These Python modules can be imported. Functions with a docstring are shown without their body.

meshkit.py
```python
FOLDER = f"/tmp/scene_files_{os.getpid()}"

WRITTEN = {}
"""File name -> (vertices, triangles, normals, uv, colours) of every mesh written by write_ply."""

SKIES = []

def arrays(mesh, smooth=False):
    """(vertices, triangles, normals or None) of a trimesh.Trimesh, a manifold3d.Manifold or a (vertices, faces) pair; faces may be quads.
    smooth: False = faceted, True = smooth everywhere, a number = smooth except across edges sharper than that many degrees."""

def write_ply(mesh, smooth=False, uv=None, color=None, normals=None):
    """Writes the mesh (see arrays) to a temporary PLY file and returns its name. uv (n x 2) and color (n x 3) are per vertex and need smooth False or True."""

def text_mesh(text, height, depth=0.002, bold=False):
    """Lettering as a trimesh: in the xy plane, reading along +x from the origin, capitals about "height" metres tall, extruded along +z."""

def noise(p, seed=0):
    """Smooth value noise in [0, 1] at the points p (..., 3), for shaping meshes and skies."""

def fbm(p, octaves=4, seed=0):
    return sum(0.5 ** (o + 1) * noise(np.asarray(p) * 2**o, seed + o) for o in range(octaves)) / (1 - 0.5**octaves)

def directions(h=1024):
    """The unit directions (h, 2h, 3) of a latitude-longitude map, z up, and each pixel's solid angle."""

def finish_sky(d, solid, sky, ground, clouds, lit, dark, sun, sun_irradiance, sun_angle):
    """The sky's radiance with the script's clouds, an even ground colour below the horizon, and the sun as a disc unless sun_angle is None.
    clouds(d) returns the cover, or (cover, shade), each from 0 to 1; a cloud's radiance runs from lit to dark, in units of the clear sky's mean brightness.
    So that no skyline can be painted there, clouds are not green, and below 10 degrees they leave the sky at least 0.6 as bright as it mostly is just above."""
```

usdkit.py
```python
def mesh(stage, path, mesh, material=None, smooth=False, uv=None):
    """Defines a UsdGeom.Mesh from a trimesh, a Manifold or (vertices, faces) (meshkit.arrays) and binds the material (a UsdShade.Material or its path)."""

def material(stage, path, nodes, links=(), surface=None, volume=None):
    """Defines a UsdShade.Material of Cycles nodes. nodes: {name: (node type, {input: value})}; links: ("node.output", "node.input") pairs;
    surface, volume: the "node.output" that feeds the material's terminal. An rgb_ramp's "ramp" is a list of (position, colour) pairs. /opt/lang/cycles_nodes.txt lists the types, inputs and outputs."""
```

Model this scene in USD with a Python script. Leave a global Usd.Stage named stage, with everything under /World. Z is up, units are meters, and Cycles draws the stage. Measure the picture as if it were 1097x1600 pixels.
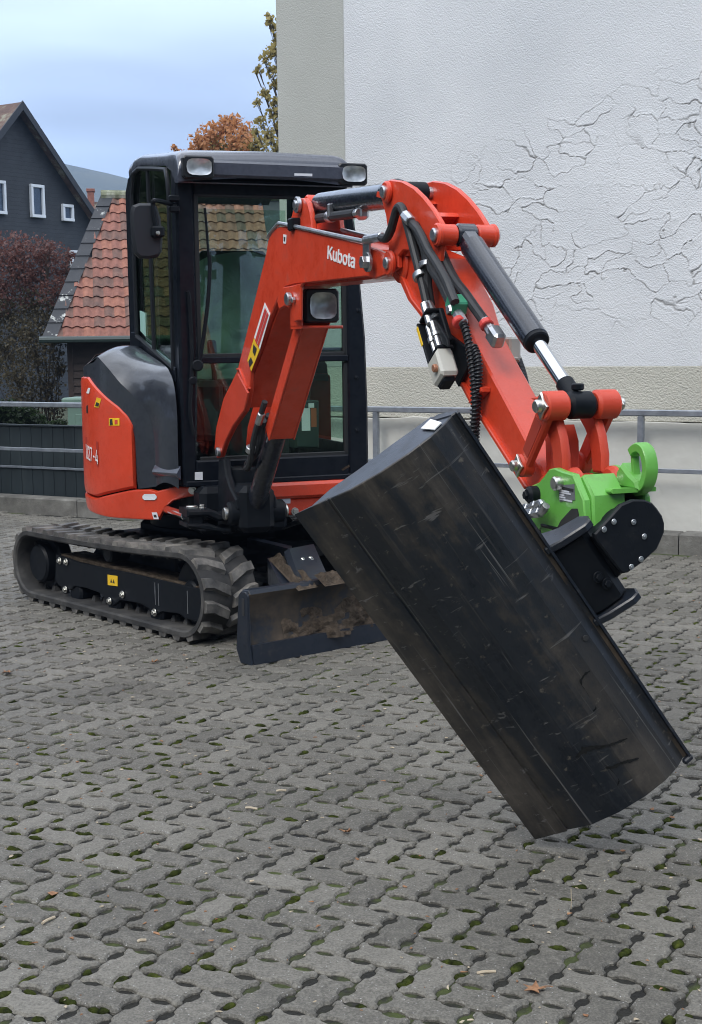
import math, random
import numpy as np, trimesh, usdkit, meshkit
from scipy.spatial import cKDTree
from pxr import Usd, UsdGeom, UsdLux, UsdShade, Gf, Sdf, Vt

stage = Usd.Stage.CreateInMemory()
UsdGeom.SetStageUpAxis(stage, UsdGeom.Tokens.z)
UsdGeom.SetStageMetersPerUnit(stage, 1.0)
UsdGeom.Xform.Define(stage, '/World'); UsdGeom.Scope.Define(stage, '/World/Looks')
rng = np.random.default_rng(7); random.seed(7)

# ---------------------------------------------------------------- camera
cam = UsdGeom.Camera.Define(stage, '/World/camera')
EYE, PITCH, ROLL, FPX = np.array([0, 0, 1.38]), math.atan(265/2230.), 0.0127, 2230.
fw = np.array([0, math.cos(PITCH), -math.sin(PITCH)]); r0 = np.array([1., 0, 0]); u0 = np.cross(r0, fw)
rt = math.cos(ROLL)*r0 - math.sin(ROLL)*u0; up = math.sin(ROLL)*r0 + math.cos(ROLL)*u0
cam.AddTransformOp().Set(Gf.Matrix4d(*[float(x) for x in (*rt, 0, *up, 0, *(-fw), 0, *EYE, 1)]))
cam.CreateHorizontalApertureAttr(36.0); cam.CreateFocalLengthAttr(36.0*FPX/1097.)
cam.CreateClippingRangeAttr(Gf.Vec2f(0.05, 20000)); cam.CreateExposureAttr(0.86)

# ---------------------------------------------------------------- sky and soft overcast sun
SUN_EL, SUN_AZ = math.radians(48), math.radians(-150)          # behind and to the left of the camera
SKY_STRENGTH, CLOUD_LOW, CLOUD_HIGH = 0.1, (2.05, 2.65, 3.8), (10.9, 11.5, 12.5)     # an overcast sky is about 2.5 times brighter overhead than at the horizon
MT = lambda name, nodes, links=(), surface=None, volume=None: usdkit.material(stage, '/World/Looks/' + name, nodes, links, surface, volume)
sky = UsdLux.DomeLight.Define(stage, '/World/sky')
sky.GetPrim().SetCustomDataByKey('kind', 'structure')
skym = MT('sky_material', {
    'tc': ('texture_coordinate', {}), 'mp': ('mapping', {'scale': (1.3, 1.3, 4.2)}),
    'n': ('noise_texture', {'scale': 1.6, 'detail': 4, 'roughness': 0.5, 'distortion': 0.3}),
    'sep': ('separate_xyz', {}), 'r': ('rgb_ramp', {'ramp': [(0.0, CLOUD_LOW), (0.12, CLOUD_LOW), (0.35, (5.0, 6.0, 7.8)), (0.95, CLOUD_HIGH)]}),
    'nm': ('map_range', {'from_min': .32, 'from_max': .70, 'to_min': .55, 'to_max': 1.55}), 'mul': ('vector_math', {'math_type': 'scale'}),
    's': ('sky_texture', {'sky_type': 'single_scattering', 'sun_disc': False, 'sun_elevation': SUN_EL, 'sun_rotation': SUN_AZ}),
    'm': ('mix_color', {'fac': 0.93, 'use_clamp': False}), 'b': ('background_shader', {'strength': SKY_STRENGTH})},
    [('tc.generated', 'mp.vector'), ('mp.vector', 'n.vector'), ('tc.generated', 'sep.vector'), ('sep.z', 'r.fac'), ('r.color', 'mul.vector1'), ('n.fac', 'nm.value'), ('nm.result', 'mul.scale'), ('s.color', 'm.a'), ('mul.vector', 'm.b'), ('m.result', 'b.color')], surface='b.background')
UsdShade.MaterialBindingAPI.Apply(sky.GetPrim()).Bind(skym)
sun = UsdLux.DistantLight.Define(stage, '/World/sun')
sun.CreateIntensityAttr(0.30); sun.CreateAngleAttr(25.0); sun.CreateNormalizeAttr(True); sun.CreateColorAttr(Gf.Vec3f(1.0, 0.97, 0.92))
sd = np.array([math.cos(SUN_EL)*math.sin(SUN_AZ), math.cos(SUN_EL)*math.cos(SUN_AZ), math.sin(SUN_EL)])
z_ = sd; x_ = np.cross([0, 0, 1], z_); x_ /= np.linalg.norm(x_); y_ = np.cross(z_, x_)
sun.AddTransformOp().Set(Gf.Matrix4d(*[float(v) for v in (*x_, 0, *y_, 0, *z_, 0, 0, 0, 30, 1)]))

# ---------------------------------------------------------------- helpers: prims
used = {}
def numbered(parent, name):
    k = (parent, name); n = used.get(k, -1) + 1; used[k] = n
    return f'{parent}/{name}' + (f'_{n:03d}' if n else '')
def tag(path, label=None, cat=None, group=None, kind=None):
    p = stage.GetPrimAtPath(path)
    for k, v in (('label', label), ('category', cat), ('group', group), ('kind', kind)):
        if v: p.SetCustomDataByKey(k, v)
    return path
def thing(name, label=None, cat=None, loc=(0, 0, 0), rotz=0., group=None, kind=None):
    path = numbered('/World', name); x = UsdGeom.Xform.Define(stage, path)
    x.AddTranslateOp().Set(Gf.Vec3d(*map(float, loc)))
    if rotz: x.AddRotateZOp().Set(float(rotz))
    return tag(path, label, cat, group, kind)
def part(parent, name, mesh, mat, smooth=30, label=None, kind=None):
    path = numbered(parent, name); usdkit.mesh(stage, path, mesh, mat, smooth)
    return tag(path, label, None, None, kind)

# ---------------------------------------------------------------- helpers: geometry, all (vertices, triangles)
def cat(*ms):
    ms = [m for g in ms for m in (g if isinstance(g, list) else [g])]
    at = np.cumsum([0] + [len(m[0]) for m in ms])
    return np.vstack([m[0] for m in ms]), np.vstack([np.asarray(m[1]) + a for m, a in zip(ms, at)])
def outward(m):
    v, f = np.asarray(m[0], float), np.asarray(m[1], int); c = v.mean(0); a = v[f] - c
    return (v, f[:, ::-1]) if np.einsum('ij,ij->i', a[:, 0], np.cross(a[:, 1], a[:, 2])).sum() < 0 else (v, f)
def mv(m, t=(0, 0, 0), R=None):
    v = np.asarray(m[0], float); v = v if R is None else v @ np.asarray(R).T
    return v + np.asarray(t, float), m[1]
def rz(a): a = math.radians(a); return np.array([[math.cos(a), -math.sin(a), 0], [math.sin(a), math.cos(a), 0], [0, 0, 1.]])
def rx(a): a = math.radians(a); return np.array([[1, 0, 0], [0, math.cos(a), -math.sin(a)], [0, math.sin(a), math.cos(a)]])
def ry(a): a = math.radians(a); return np.array([[math.cos(a), 0, math.sin(a)], [0, 1, 0], [-math.sin(a), 0, math.cos(a)]])
def clean(p):
    p = [np.asarray(q, float) for q in p]; o = []
    for q in p:
        if not o or np.linalg.norm(q - o[-1]) > 1e-4: o.append(q)
    if np.linalg.norm(o[0] - o[-1]) < 1e-4: o.pop()
    p = np.array(o); x, y = p.T
    return p if (x*np.roll(y, -1) - y*np.roll(x, -1)).sum() > 0 else p[::-1]
def inset(p, b):
    a = np.roll(p, 1, 0); c = np.roll(p, -1, 0)
    d1 = p - a; d1 /= np.linalg.norm(d1, axis=1, keepdims=True); d2 = c - p; d2 /= np.linalg.norm(d2, axis=1, keepdims=True)
    n1 = np.stack([-d1[:, 1], d1[:, 0]], 1); n2 = np.stack([-d2[:, 1], d2[:, 0]], 1)
    m = n1 + n2; k = np.maximum((m*n1).sum(1), 0.35)
    return p + m*(b/k)[:, None]
def tri2d(p):
    from shapely.geometry import Polygon
    v, f = trimesh.creation.triangulate_polygon(Polygon(p), engine='earcut')
    t = cKDTree(p); return t.query(v)[1][f]
def extr(poly, y0, y1, b=0.003, axis='y', holes=()):
    """A flat outline pushed from y0 to y1 along the axis, its rims chamfered by b. axis y: (x, z) outline; x: (y, z); z: (x, y)."""
    if y0 > y1: y0, y1 = y1, y0
    p = clean(poly); n = len(p); b = min(b, (y1-y0)*0.4)
    rings = [(inset(p, b), y0), (p, y0+b), (p, y1-b), (inset(p, b), y1)] if b > 0 else [(p, y0), (p, y1)]
    V = np.vstack([np.c_[q, np.full(n, h)] for q, h in rings]); F = []
    i = np.arange(n); j = (i+1) % n
    for r in range(len(rings)-1):
        a = r*n; F += [np.c_[a+i, a+j, a+n+j], np.c_[a+i, a+n+j, a+n+i]]
    t = tri2d(rings[0][0]); F += [t[:, ::-1], t + (len(rings)-1)*n]
    F = np.vstack(F)
    V = {'z': V, 'y': V[:, [0, 2, 1]], 'x': V[:, [2, 0, 1]]}[axis]
    return outward((V, F))
def box(c, s, b=0.004, R=None):
    x, y, z = np.asarray(s)/2; b = min(b, x*.5, y*.5, z*.5)
    m = extr([(-x+b, -y), (x-b, -y), (x, -y+b), (x, y-b), (x-b, y), (-x+b, y), (-x, y-b), (-x, -y+b)] if b > 0 else [(-x, -y), (x, -y), (x, y), (-x, y)], -z, z, b, 'z')
    return mv(m, c, R)
def basis(d):
    d = np.asarray(d, float); d = d/np.linalg.norm(d)
    a = np.cross(d, [0, 0, 1.] if abs(d[2]) < .9 else [1., 0, 0]); a /= np.linalg.norm(a)
    return a, np.cross(d, a), d
def lathe(p0, p1, prof, n=20):
    """Surface of revolution round p0 -> p1; prof: (distance from p0 in metres, radius)."""
    p0, p1 = np.asarray(p0, float), np.asarray(p1, float); a, b, d = basis(p1-p0)
    th = np.arange(n)*2*math.pi/n; ring = np.cos(th)[:, None]*a + np.sin(th)[:, None]*b
    V = np.vstack([p0 + d*t + ring*max(r, 1e-4) for t, r in prof]); F = []
    i = np.arange(n); j = (i+1) % n
    for r in range(len(prof)-1): F += [np.c_[r*n+i, r*n+j, r*n+n+j], np.c_[r*n+i, r*n+n+j, r*n+n+i]]
    V = np.vstack([V, p0 + d*prof[0][0], p0 + d*prof[-1][0]]); k = len(prof)*n
    F += [np.c_[np.full(n, k), j, i], np.c_[np.full(n, k+1), (len(prof)-1)*n+i, (len(prof)-1)*n+j]]
    return outward((V, np.vstack(F)))
def cyl(p0, p1, r, n=20, c=0.004, r1=None):
    L = np.linalg.norm(np.asarray(p1, float)-np.asarray(p0, float)); r1 = r if r1 is None else r1; c = min(c, L*.3, r*.5)
    return lathe(p0, p1, [(0, r-c), (c, r), (L-c, r1), (L, r1-c)], n)
def ycyl(x, z, y0, y1, r, n=20, c=0.004): return cyl((x, y0, z), (x, y1, z), r, n, c)
def smoothpath(p, k=6):
    p = np.asarray(p, float); q = np.vstack([2*p[0]-p[1], p, 2*p[-1]-p[-2]]); o = []
    for i in range(1, len(q)-2):
        for t in np.linspace(0, 1, k, endpoint=False):
            a, b, c, d = q[i-1], q[i], q[i+1], q[i+2]
            o.append(.5*((2*b)+(-a+c)*t+(2*a-5*b+4*c-d)*t*t+(-a+3*b-3*c+d)*t**3))
    return np.array(o + [p[-1]])
def tube(p, r, n=8, k=6):
    p = smoothpath(p, k) if k > 1 and len(p) > 2 else np.asarray(p, float)
    t = np.gradient(p, axis=0); t /= np.linalg.norm(t, axis=1, keepdims=True)
    a = basis(t[0])[0]; fr = []
    for d in t:
        a = a - d*(a@d); a /= np.linalg.norm(a); fr.append((a, np.cross(d, a)))
    th = np.arange(n)*2*math.pi/n; rr = np.broadcast_to(r, (len(p),))
    V = np.vstack([p[i] + rr[i]*(np.cos(th)[:, None]*fr[i][0] + np.sin(th)[:, None]*fr[i][1]) for i in range(len(p))]); F = []
    i = np.arange(n); j = (i+1) % n
    for s in range(len(p)-1): F += [np.c_[s*n+i, s*n+j, s*n+n+j], np.c_[s*n+i, s*n+n+j, s*n+n+i]]
    V = np.vstack([V, p[0], p[-1]]); m = len(p)*n
    F += [np.c_[np.full(n, m), j, i], np.c_[np.full(n, m+1), m-n+i, m-n+j]]
    return outward((V, np.vstack(F)))
def coil(p, R, r, turns, n=6):
    """A spiral guard wound round a hose."""
    c = smoothpath(p, 10); s = np.r_[0, np.cumsum(np.linalg.norm(np.diff(c, axis=0), axis=1))]; u = np.linspace(0, s[-1], turns*10)
    q = np.stack([np.interp(u, s, c[:, i]) for i in range(3)], 1); t = np.gradient(q, axis=0); t /= np.linalg.norm(t, axis=1, keepdims=True)
    a = basis(t[0])[0]; o = []
    for i, d in enumerate(t):
        a = a - d*(a@d); a /= np.linalg.norm(a); th = i*2*math.pi/10
        o.append(q[i] + R*(math.cos(th)*a + math.sin(th)*np.cross(d, a)))
    return tube(o, r, n, 1)
def grid(P):
    """Quad sheet through an (n, m, 3) array of points."""
    P = np.asarray(P, float); n, m = P.shape[:2]; i, j = np.meshgrid(np.arange(n-1), np.arange(m-1), indexing='ij')
    a = (i*m+j).ravel(); return P.reshape(-1, 3), np.vstack([np.c_[a, a+1, a+m+1], np.c_[a, a+m+1, a+m]])
def text(s, h, depth=0.002, bold=True):
    m = meshkit.text_mesh(s, h, depth, bold); return np.array(m.vertices), np.array(m.faces)

# ---------------------------------------------------------------- materials
GEO = {'g': ('geometry', {})}
def rough_mat(name, stops, scale, rough=0.8, bump=0.3, bscale=None, bdist=0.01, detail=5, spec=0.5, coat=0, metallic=0, space='g.position', vec=None, rstops=None):
    n = {'g': ('geometry', {}), 'tc': ('texture_coordinate', {}), 'mp': ('mapping', {'scale': vec or (1, 1, 1)}),
         'n': ('noise_texture', {'scale': scale, 'detail': detail, 'roughness': .6}), 'r': ('rgb_ramp', {'ramp': stops}),
         'n2': ('noise_texture', {'scale': bscale or scale*6, 'detail': 6, 'roughness': .65}), 'b': ('bump', {'strength': bump, 'distance': bdist}),
         'p': ('principled_bsdf', {'roughness': rough, 'specular_ior_level': spec, 'coat_weight': coat, 'coat_roughness': .1, 'metallic': metallic})}
    l = [(space, 'mp.vector'), ('mp.vector', 'n.vector'), ('n.fac', 'r.fac'), ('r.color', 'p.base_color'), ('mp.vector', 'n2.vector'), ('n2.fac', 'b.height'), ('b.normal', 'p.normal')]
    if rstops is not None:
        n['rr'] = ('map_range', {'from_min': .3, 'from_max': .7, 'to_min': rstops[0], 'to_max': rstops[1]}); l += [('n2.fac', 'rr.value'), ('rr.result', 'p.roughness')]
    return MT(name, n, l, surface='p.BSDF')
def paint(name, col, rough=0.32, wear=0.12, coat=0.25, dirt=(0.10, 0.085, 0.065), amount=0.25, spec=.5):
    """Paint with faint orange peel, drizzle beads and a veil of road dirt."""
    c = np.array(col)
    return MT(name, {'g': ('geometry', {}), 'n': ('noise_texture', {'scale': 3.5, 'detail': 6, 'roughness': .62}), 'r': ('rgb_ramp', {'ramp': [(.3, tuple(c*(1-wear))), (.7, tuple(c*(1+wear)))]}),
        'd': ('noise_texture', {'scale': 14, 'detail': 8, 'roughness': .7}), 'dm': ('map_range', {'from_min': .56, 'from_max': .8, 'to_min': 0, 'to_max': amount, 'clamp': True}),
        'm': ('mix_color', {'b': dirt}), 'o': ('noise_texture', {'scale': 260, 'detail': 2}), 'v': ('voronoi_texture', {'scale': 95, 'feature': 'f1'}),
        'dr': ('map_range', {'from_min': .16, 'from_max': .30, 'to_min': 1, 'to_max': 0, 'clamp': True}), 'ad': ('math', {'math_type': 'multiply_add', 'value2': .35}),
        'b': ('bump', {'strength': .12, 'distance': .002}), 'rr': ('map_range', {'from_min': .3, 'from_max': .7, 'to_min': rough-.06, 'to_max': rough+.16}),
        'p': ('principled_bsdf', {'roughness': rough, 'coat_weight': coat, 'coat_roughness': .08, 'specular_ior_level': spec})},
        [('g.position', 'n.vector'), ('n.fac', 'r.fac'), ('g.position', 'd.vector'), ('d.fac', 'dm.value'), ('dm.result', 'm.fac'), ('r.color', 'm.a'), ('m.result', 'p.base_color'),
         ('g.position', 'o.vector'), ('g.position', 'v.vector'), ('v.distance', 'dr.value'), ('o.fac', 'ad.value1'), ('dr.result', 'ad.value3'), ('ad.value', 'b.height'), ('b.normal', 'p.normal'), ('d.fac', 'rr.value'), ('rr.result', 'p.roughness')], surface='p.BSDF')
def plain(name, col, rough=.5, metallic=0., spec=.5): return MT(name, {'p': ('principled_bsdf', {'base_color': col, 'roughness': rough, 'metallic': metallic, 'specular_ior_level': spec})}, (), 'p.BSDF')
ORANGE = paint('orange_paint', (0.57, 0.050, 0.018), .30, .10, .3, (.12, .085, .06), .42)
ORANGE_CAST = paint('orange_cast', (0.50, 0.046, 0.018), .45, .12, .1)
GREEN = paint('green_paint', (0.12, 0.37, 0.06), .38, .12, .2, amount=.5)
BLACK = paint('black_paint', (0.005, 0.0065, 0.009), .42, .2, .0, (.045, .04, .034), .35, .18)
NAVY = paint('blue_black_paint', (0.008, 0.011, 0.017), .34, .2, .15, (.075, .062, .05), .55, .35)
HOOD = paint('grey_hood_plastic', (0.020, 0.023, 0.030), .30, .12, .7, (.05, .05, .05), .2)
CABBLK = paint('cab_black_paint', (0.004, 0.0056, 0.009), .30, .15, .05, (.03, .03, .03), .12, .2)
ROOFG = paint('cab_roof_grey', (0.045, 0.050, 0.068), .28, .1, .9, (.07, .07, .07), .25)
CYLB = paint('cylinder_black', (0.008, 0.010, 0.016), .22, .15, .7, (.05, .05, .05), .2)
CHROME = plain('chrome_rod', (.72, .73, .76), .12, 1.)
STEEL = rough_mat('bare_steel', [(.3, (.38, .39, .41)), (.7, (.58, .59, .6))], 30, .35, .05, metallic=1.)
ZINC = rough_mat('zinc_bolt', [(.3, (.5, .49, .45)), (.7, (.72, .71, .66))], 40, .3, .03, metallic=1.)
RUBBER = rough_mat('hose_rubber', [(.3, (.010, .011, .013)), (.7, (.022, .023, .026))], 20, .55, .2, 220, .002)
HOSEG = plain('spiral_guard', (.012, .013, .016), .35)
TRACKR = rough_mat('track_rubber', [(.30, (.014, .014, .015)), (.5, (.034, .033, .032)), (.72, (.085, .080, .073))], 7, .72, .35, 60, .006, 8)
LUGR = rough_mat('track_lug_rubber', [(.34, (.035, .034, .033)), (.5, (.095, .090, .083)), (.64, (.19, .175, .155))], 9, .65, .3, 70, .005, 8)
MUD = rough_mat('dried_mud', [(.3, (.028, .021, .015)), (.7, (.12, .092, .068))], 22, .95, .9, 50, .02, 8, .2)
BLADEM = MT('blade_steel', {'g': ('geometry', {}), 'n': ('noise_texture', {'scale': 4.5, 'detail': 9, 'roughness': .68}), 'r': ('rgb_ramp', {'ramp': [(.36, (.009, .012, .018)), (.46, (.014, .016, .020)), (.53, (.04, .031, .023)), (.68, (.085, .064, .046))]}),
    'b': ('bump', {'strength': .35, 'distance': .006}), 'rr': ('map_range', {'from_min': .42, 'from_max': .62, 'to_min': .36, 'to_max': .9, 'clamp': True}), 'p': ('principled_bsdf', {'specular_ior_level': .35})},
    [('g.position', 'n.vector'), ('n.fac', 'r.fac'), ('r.color', 'p.base_color'), ('n.fac', 'b.height'), ('b.normal', 'p.normal'), ('n.fac', 'rr.value'), ('rr.result', 'p.roughness')], 'p.BSDF')
# bucket: black paint scratched along its length, brown soil film, pale scuffs; cleaner towards its top beam
BUCKET = MT('bucket_steel', {'tc': ('texture_coordinate', {}), 'k': ('mapping', {'rotation': (.9425, 0, 0)}), 'sp': ('separate_xyz', {}), 'cl': ('map_range', {'from_min': .10, 'from_max': .20, 'to_min': 1., 'to_max': .15, 'clamp': True}),
    'n': ('noise_texture', {'scale': 6.5, 'detail': 10, 'roughness': .74}), 'nb': ('mapping', {'scale': (7, 1.1, 7)}), 'n0': ('noise_texture', {'scale': 1., 'detail': 7, 'roughness': .62}), 'ad': ('math', {'math_type': 'multiply_add', 'value2': .5}), 'hf': ('math', {'math_type': 'multiply', 'value2': .667}),
    'r': ('rgb_ramp', {'ramp': [(.38, (.004, .0062, .0095)), (.48, (.0085, .011, .0145)), (.53, (.028, .025, .022)), (.635, (.075, .064, .052))]}), 'md': ('mix_color', {'a': (.009, .0105, .013)}),
    'm1': ('mapping', {'scale': (60, 1.8, 60)}), 's1': ('noise_texture', {'scale': 1., 'detail': 4, 'roughness': .7, 'distortion': .5}), 'q1': ('map_range', {'from_min': .60, 'from_max': .74, 'to_min': 0, 'to_max': .45, 'clamp': True}), 'c1': ('mix_color', {'b': (.085, .078, .070)}),
    'm2': ('mapping', {'rotation': (.55, 0, 0), 'scale': (24, 44, .9)}), 's2': ('noise_texture', {'scale': 1., 'detail': 3, 'roughness': .7, 'distortion': .5}), 'q2': ('map_range', {'from_min': .635, 'from_max': .70, 'to_min': 0, 'to_max': .6, 'clamp': True}), 'c2': ('mix_color', {'b': (.14, .135, .13)}),
    'm3': ('mapping', {'rotation': (-.35, 0, 0), 'scale': (24, .8, 60)}), 's3': ('noise_texture', {'scale': 1., 'detail': 3, 'roughness': .7, 'distortion': .8}), 'q3': ('map_range', {'from_min': .645, 'from_max': .71, 'to_min': 0, 'to_max': .6, 'clamp': True}), 'c3': ('mix_color', {'b': (.16, .155, .15)}),
    'v': ('noise_texture', {'scale': 34, 'detail': 4, 'roughness': .6}), 'vm': ('map_range', {'from_min': .64, 'from_max': .74, 'to_min': 0, 'to_max': .7, 'clamp': True}), 'c4': ('mix_color', {'b': (.11, .095, .075)}),
    'n2': ('noise_texture', {'scale': 45, 'detail': 7, 'roughness': .7}), 'b': ('bump', {'strength': .35, 'distance': .004}),
    'rr': ('map_range', {'from_min': .40, 'from_max': .60, 'to_min': .30, 'to_max': .78, 'clamp': True}), 'p': ('principled_bsdf', {'coat_weight': .15, 'coat_roughness': .22, 'specular_ior_level': .4})},
    [('tc.object', 'k.vector'), ('k.vector', 'sp.vector'), ('sp.z', 'cl.value'), ('k.vector', 'n.vector'), ('k.vector', 'nb.vector'), ('nb.vector', 'n0.vector'), ('n.fac', 'ad.value1'), ('n0.fac', 'ad.value3'), ('ad.value', 'hf.value1'), ('hf.value', 'r.fac'), ('cl.result', 'md.fac'), ('r.color', 'md.b'),
     ('k.vector', 'm1.vector'), ('m1.vector', 's1.vector'), ('s1.fac', 'q1.value'), ('q1.result', 'c1.fac'), ('md.result', 'c1.a'), ('k.vector', 'm2.vector'), ('m2.vector', 's2.vector'), ('s2.fac', 'q2.value'), ('q2.result', 'c2.fac'), ('c1.result', 'c2.a'),
     ('k.vector', 'm3.vector'), ('m3.vector', 's3.vector'), ('s3.fac', 'q3.value'), ('q3.result', 'c3.fac'), ('c2.result', 'c3.a'), ('k.vector', 'v.vector'), ('v.fac', 'vm.value'), ('vm.result', 'c4.fac'), ('c3.result', 'c4.a'), ('c4.result', 'p.base_color'),
     ('k.vector', 'n2.vector'), ('n2.fac', 'b.height'), ('b.normal', 'p.normal'), ('hf.value', 'rr.value'), ('rr.result', 'p.roughness')], 'p.BSDF')
def pane(name, tint, ior=1.5, rough=0.0):
    return MT(name, {'w': ('layer_weight', {'blend': .5}), 'pw': ('math', {'math_type': 'power', 'value2': 5.}), 'f': ('math', {'math_type': 'multiply_add', 'value2': .9, 'value3': ((ior-1)/(ior+1))**2}), 't': ('transparent_bsdf', {'color': tint}), 'g': ('glossy_bsdf', {'color': (.95, .97, 1.), 'roughness': rough}), 'm': ('mix_closure', {})},
              [('w.facing', 'pw.value1'), ('pw.value', 'f.value1'), ('f.value', 'm.fac'), ('t.BSDF', 'm.closure1'), ('g.BSDF', 'm.closure2')], 'm.closure')
GLASS = pane('tinted_cab_glass', (.80, .90, .85)); GLASS_SIDE = pane('green_side_glass', (.52, .64, .50)); GLASS2 = pane('house_window_glass', (.5, .55, .6), 1.6)
LENS = pane('lamp_lens', (.92, .94, .95), 1.45, .08)
FILM = MT('plastic_film', {'g': ('geometry', {}), 'n': ('noise_texture', {'scale': 5, 'detail': 5, 'distortion': 1.2}), 'b': ('bump', {'strength': .9, 'distance': .06}), 't': ('transparent_bsdf', {'color': (.86, .95, .92)}),
    'p': ('principled_bsdf', {'base_color': (.42, .55, .52), 'roughness': .22}), 'm': ('mix_closure', {'fac': .30})}, [('g.position', 'n.vector'), ('n.fac', 'b.height'), ('b.normal', 'p.normal'), ('t.BSDF', 'm.closure1'), ('p.BSDF', 'm.closure2')], 'm.closure')
WHITE = plain('white_print', (.78, .78, .78), .45); STICKW = plain('sticker_silver', (.60, .62, .66), .4); YEL = plain('sticker_yellow', (.80, .50, .02), .4)
DARKP = plain('dark_print', (.02, .02, .02), .5); REDP = plain('sticker_red', (.55, .05, .04), .45); GREENB = plain('green_block', (.03, .22, .12), .4); CREAM = plain('cream_plastic', (.46, .45, .40), .35)
SEATM = rough_mat('seat_fabric', [(.3, (.010, .012, .014)), (.7, (.022, .025, .028))], 30, .8, .2)
REFLECTOR = plain('lamp_reflector', (.75, .76, .78), .18, 1.)

# ================================================================ THE SETTING
WALL_O, WALL_A = np.array([2.109,9.111,0.0]), -29.6          # the yard's edge: x along the wall towards the right, y through it
RW = rz(WALL_A)
def wa(m): return mv(m, WALL_O, RW)

# --- garden ground beyond the yard, and the yard's bed
EARTH = rough_mat('garden_earth', [(.3, (.020, .024, .012)), (.55, (.035, .045, .018)), (.75, (.055, .05, .03))], 2.5, .95, .8, 12, .08)
g = (np.array([[-1500., -300, -.7], [1500, -300, -.7], [1500, 1500, -.7], [-1500, 1500, -.7]]), np.array([[0, 1, 2], [0, 2, 3]]))
p = numbered('/World', 'garden_ground'); usdkit.mesh(stage, p, g, EARTH); tag(p, kind='structure')
pave = thing('pavement', kind='structure')
BED = MT('joint_soil', {'g': ('geometry', {}), 'n': ('noise_texture', {'scale': 9, 'detail': 6}), 'w': ('noise_texture', {'scale': 1.1, 'detail': 4}), 'a': ('math', {'math_type': 'multiply_add', 'value2': .7}),
    'r': ('rgb_ramp', {'ramp': [(.62, (.0035, .0032, .0026)), (.84, (.011, .0105, .007)), (.95, (.045, .06, .012))]}), 'n2': ('noise_texture', {'scale': 90, 'detail': 5}), 'b': ('bump', {'strength': .8, 'distance': .01}), 'p': ('principled_bsdf', {'roughness': .95})},
    [('g.position', 'n.vector'), ('g.position', 'w.vector'), ('n.fac', 'a.value1'), ('w.fac', 'a.value3'), ('a.value', 'r.fac'), ('r.color', 'p.base_color'), ('g.position', 'n2.vector'), ('n2.fac', 'b.height'), ('b.normal', 'p.normal')], 'p.BSDF')
def local_poly(P, z): return np.array([[*(RW @ np.array([x, y, 0]) + WALL_O)[:2], z] for x, y in P])
v = local_poly([(-9, 0.02), (9, .02), (9, -16), (-9, -16)], -.0095)
part(pave, 'sand_bed', (v, np.array([[0, 1, 2], [0, 2, 3]])), BED, False)
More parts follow.
